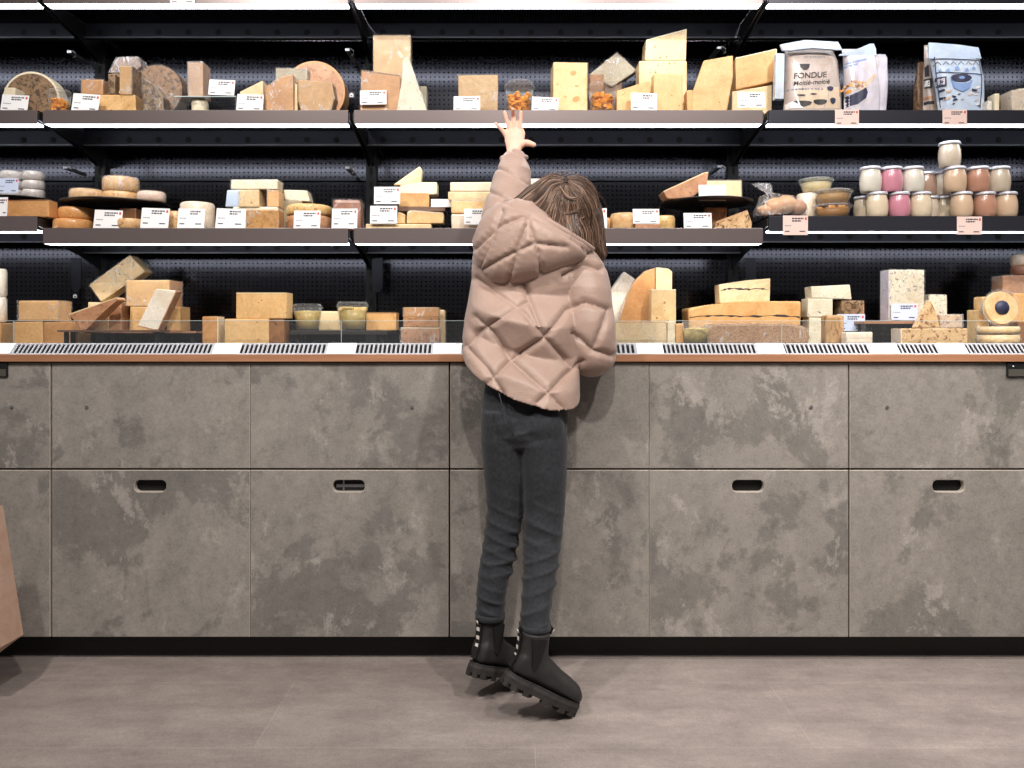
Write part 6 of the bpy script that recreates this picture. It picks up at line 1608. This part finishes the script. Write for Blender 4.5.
# loose strands lying across the back of the head
for path in ([(549, 192), (546, 200), (551, 209), (562, 213), (576, 210), (585, 204)], [(552, 190), (547, 201), (549, 212), (560, 221), (574, 222), (584, 216)], [(560, 186), (566, 196), (573, 199), (580, 194), (574, 188)],
             [(557, 188), (550, 196), (550, 206), (556, 215)], [(570, 190), (578, 200), (579, 212), (572, 222)]):
    for k in range(4): lock(path, 0.0012, 1.4, 0.015)
# the sides and front of the head: locks fall from the crown to the cheeks and brow
for k in range(620):
    az = math.radians(rng.uniform(-75, 255)); front_ = max(0, math.sin(az)); end = math.radians(rng.uniform(108, 128)-48*front_)
    q = []; wob = rng.uniform(-.12, .12)
    for j in range(14):
        th = math.radians(8)+(end-math.radians(8))*j/13; a_ = az+wob*math.sin(th*2)
        l = Vector((0.0835*math.sin(th)*math.cos(a_), 0.0865*math.sin(th)*math.sin(a_), 0.0945*math.cos(th)))*rng.uniform(.998, 1.004)
        q.append(C3+HR @ l)
    if q[7].y < HC.y-0.045: continue
    r0 = rng.uniform(.0008, .0017); hb.tube(q, [r0*max(.18, math.sin(math.pi*(.08+.88*j/13))**.6) for j in range(14)], 4)
# stray hairs
for k in range(46):
    a = math.radians(rng.uniform(-20, 200)); r1 = rng.uniform(38, 47); cx_, cy_ = 562, 216
    x1, y1 = cx_+r1*math.cos(a)*.98, cy_-r1*math.sin(a); x0, y0 = cx_+34*math.cos(a+.5), cy_-36*math.sin(a+.5); x2, y2 = cx_+(r1+2)*math.cos(a-.35), cy_-(r1+1)*math.sin(a-.35)
    if x1 < 530: continue
    hb.tube([Q(x0, y0, -0.05), Q(x1, y1, -0.05), Q(x2, y2, -0.045)], 0.00035, 4)
hl = hb.build('hair_locks', M['hair'], hair, smooth=True); hl['kind'] = 'stuff'

# ---- boots
def boot(loc, yaw, pitch, shaft_dir, name_side):
    """local frame: x towards the toe, z up, origin under the ball of the foot"""
    root = empty('boot', loc); root.parent = person
    Rm = Euler((0, math.radians(pitch), math.radians(yaw)), 'XYZ').to_matrix()
    root.rotation_euler = Rm.to_euler(); root.scale = (.94, .94, .94)
    inv = Rm.inverted()
    sd0 = (inv @ Vector(shaft_dir)).normalized(); topw = Rm @ (Vector((-0.072, 0, 0.075))+sd0*0.077)*0.94
    zmin = min((Rm @ Vector((x_, y_, 0.0))).z for x_ in (.06, .085) for y_ in (-.03, .03))
    root.location = Vector((loc.x-topw.x, loc.y-topw.y, -zmin+0.001)); print('BOOT shaft top', root.location+topw, 'wanted', loc)
    bm = bmesh.new(); Vv = Vector
    # foot upper: sections along x
    secs = []
    for x, w_, z0, z1 in ((-0.118, .018, .045, .085), (-0.110, .029, .034, .105), (-0.085, .034, .030, .120), (-0.055, .034, .030, .115), (-0.02, .036, .030, .098), (0.02, .041, .029, .086), (0.050, .043, .029, .079), (0.074, .039, .029, .072), (0.088, .028, .031, .060)):
        secs.append((Vv((x, 0, (z0+z1)/2)), Vv((0, w_, 0)), Vv((0, 0, (z1-z0)/2))))
    sections(bm, secs, 28, .88)
    # shaft along the shin
    sd = (inv @ Vector(shaft_dir)).normalized()
    a0 = Vv((-0.072, 0, 0.075)); up_ = sd; fx = Vv((1, 0, 0)); fx = (fx-up_*fx.dot(up_)).normalized()
    sh = []
    for t, a, b_ in ((0.0, .044, .034), (.02, .041, .033), (.04, .038, .032), (.06, .037, .033), (.077, .0375, .034)):
        c = a0+up_*t; sh.append((c, fx*a, Vv((0, b_, 0))))
    sections(bm, sh, 28, .95)
    me = remesh(bm, 0.003, 6, 0.5)
    co = get_co(me); no = get_no(me); set_co(me, co+no*(0.0013*vnoise(co, 60, 5)+.0008*vnoise(co, 140, 8))[:, None])
    up = to_obj('upper', me, [M['boot']], root)
    # sole: outline offset, three layers with lugs
    def outline(g=0.0, n=44):
        pts = []
        for k in range(n):
            t = 2*math.pi*k/n; c, s2 = math.cos(t), math.sin(t)
            x = -0.013+(0.112+g)*math.copysign(abs(c)**.82, c)
            w_ = (0.046 if x > 0 else 0.046-0.010*min(1, abs(x)/0.05) if x > -0.06 else 0.038)+g
            pts.append((x, w_*math.copysign(abs(s2)**.75, s2)))
        return pts
    b = MB()
    def layer(g0, g1, z0, z1):
        o0 = [b.bm.verts.new((x, y, z0)) for x, y in outline(g0)]; o1 = [b.bm.verts.new((x, y, z1)) for x, y in outline(g1)]; n = len(o0)
        for k in range(n): j = (k+1) % n; b.bm.faces.new((o0[k], o0[j], o1[j], o1[k]))
        b.bm.faces.new(o0[::-1]); b.bm.faces.new(o1)
    layer(0.0, 0.001, 0.010, 0.024); layer(0.001, -0.002, 0.0242, 0.034)
    sole = b.build('sole', M['sole'], root)
    b = MB(); o0 = outline(0.0012, 30); n = len(o0)
    for k in range(0, n):
        x, y = o0[k]; x2, y2 = o0[(k+1) % n]
        if k % 2 == 0:
            cx_, cy_ = (x+x2)/2, (y+y2)/2; dx, dy = (x2-x), (y2-y); l = math.hypot(dx, dy) or 1; tx, ty = dx/l, dy/l; hw = min(l*.62, .0085)
            q = [(cx_-tx*hw, cy_-ty*hw), (cx_+tx*hw, cy_+ty*hw), (cx_+tx*hw-cx_*.28, cy_+ty*hw-cy_*.45), (cx_-tx*hw-cx_*.28, cy_-ty*hw-cy_*.45)]
            lo = [b.bm.verts.new((px, py, 0.0)) for px, py in q]; hi = [b.bm.verts.new((px, py, 0.018)) for px, py in q]
            for i in range(4): j = (i+1) % 4; b.bm.faces.new((lo[i], lo[j], hi[j], hi[i]))
            b.bm.faces.new(lo[::-1]); b.bm.faces.new(hi)
    for xx in (-.09, -.06, 0.0, .03, .06): b.box(xx-.006, xx+.006, -.022, .022, 0.001, .012, .001)
    lug = b.build('tread', M['sole'], sole); lug['kind'] = 'stuff'
    MB().tube([(x, y, 0.0345) for x, y in outline(-0.0025, 60)]+[(outline(-0.0025, 60)[0][0], outline(-0.0025, 60)[0][1], .0345)], 0.0016, 6).build('welt', M['boot'], sole)
    # elastic gore on the outer sides
    for sgn in (-1, 1):
        b = MB(); pts = []
        base = a0+up_*0.0
        prof = [(-.012, .0), (-.015, .034), (-.019, .070), (.019, .070), (.013, .034), (.004, .0), (-.004, -.010)]
        vs0 = [b.bm.verts.new(a0+fx*u_+up_*t_+Vv((0, sgn*(0.036+0.0015), 0))) for u_, t_ in prof]; vs1 = [b.bm.verts.new(v.co+Vv((0, -sgn*0.006, 0))) for v in vs0]
        n = len(prof); b.bm.faces.new(vs0); b.bm.faces.new(vs1[::-1])
        for k in range(n): j = (k+1) % n; b.bm.faces.new((vs0[k], vs1[k], vs1[j], vs0[j]))
        b.build('elastic_panel', M['elastic'], root)
    # heel strap with white dashes and pull tab
    path = [Vv((-0.1225, 0, 0.045)), Vv((-0.121, 0, 0.075))]+[a0-fx*(.0465 if t < .02 else .0405)+up_*t for t in (.010, .030, .052, .074)]
    b = MB(); hw = .0095
    def ribbon(b, pts, hw, th, mi=0):
        for p, q in zip(pts, pts[1:]):
            t = (q-p).normalized(); nn = t.cross(Vv((0, 1, 0))).normalized()
            vs = [b.bm.verts.new(v) for v in (p+Vv((0, -hw, 0)), p+Vv((0, hw, 0)), q+Vv((0, hw, 0)), q+Vv((0, -hw, 0)))]; v2 = [b.bm.verts.new(v.co+nn*th) for v in vs]
            fs = [b.bm.faces.new(vs), b.bm.faces.new(v2[::-1])]+[b.bm.faces.new((vs[k], v2[k], v2[(k+1) % 4], vs[(k+1) % 4])) for k in range(4)]
            for f in fs: f.material_index = mi
    ribbon(b, path, hw, 0.0035); strap = b.build('heel_strap', M['elastic'], root)
    b = MB()
    for i in range(len(path)-1):
        p, q = path[i], path[i+1]
        if i == 0: continue
        t = (q-p).normalized(); nn = t.cross(Vv((0, 1, 0))).normalized()
        m0 = p+(q-p)*0.2+nn*0.0036; m1 = p+(q-p)*0.62+nn*0.0036
        ribbon(b, [m0, m1], .0055, .001)
    d_ = b.build('strap_dash', M['boot_white'], strap, label='white woven dashes'); d_['kind'] = 'stuff'
    for sg, nm in ((-1, 'pull_tab'), (1, 'pull_tab')):
        b = MB(); c = a0+fx*(sg*.040)+up_*.072
        b.tube([c, c+up_*.014+fx*sg*.006, c+up_*.020+fx*sg*.001, c+up_*.008-fx*sg*.002], .0032, 6)
        tb = b.build(nm, M['elastic'], root)
        MB().tube([c+up_*.002+fx*sg*.0045, c+up_*.012+fx*sg*.0095], .0018, 6).build('tab_mark', M['boot_white'], tb)
    return root
# near boot: ball of the foot on the floor
def ground(px, py):
    d = FP*ZC/(py-330); return Vector(((px-510)*d/FP, d-DC, 0))-PO
bR = boot(Q(535.5, 634, -0.318), 18, 29, (0.12, 0.0, 1.0), 'R')
bL = boot(Q(490.5, 618, -0.19), 44, 20, (0.03, 0.02, 1.0), 'L')
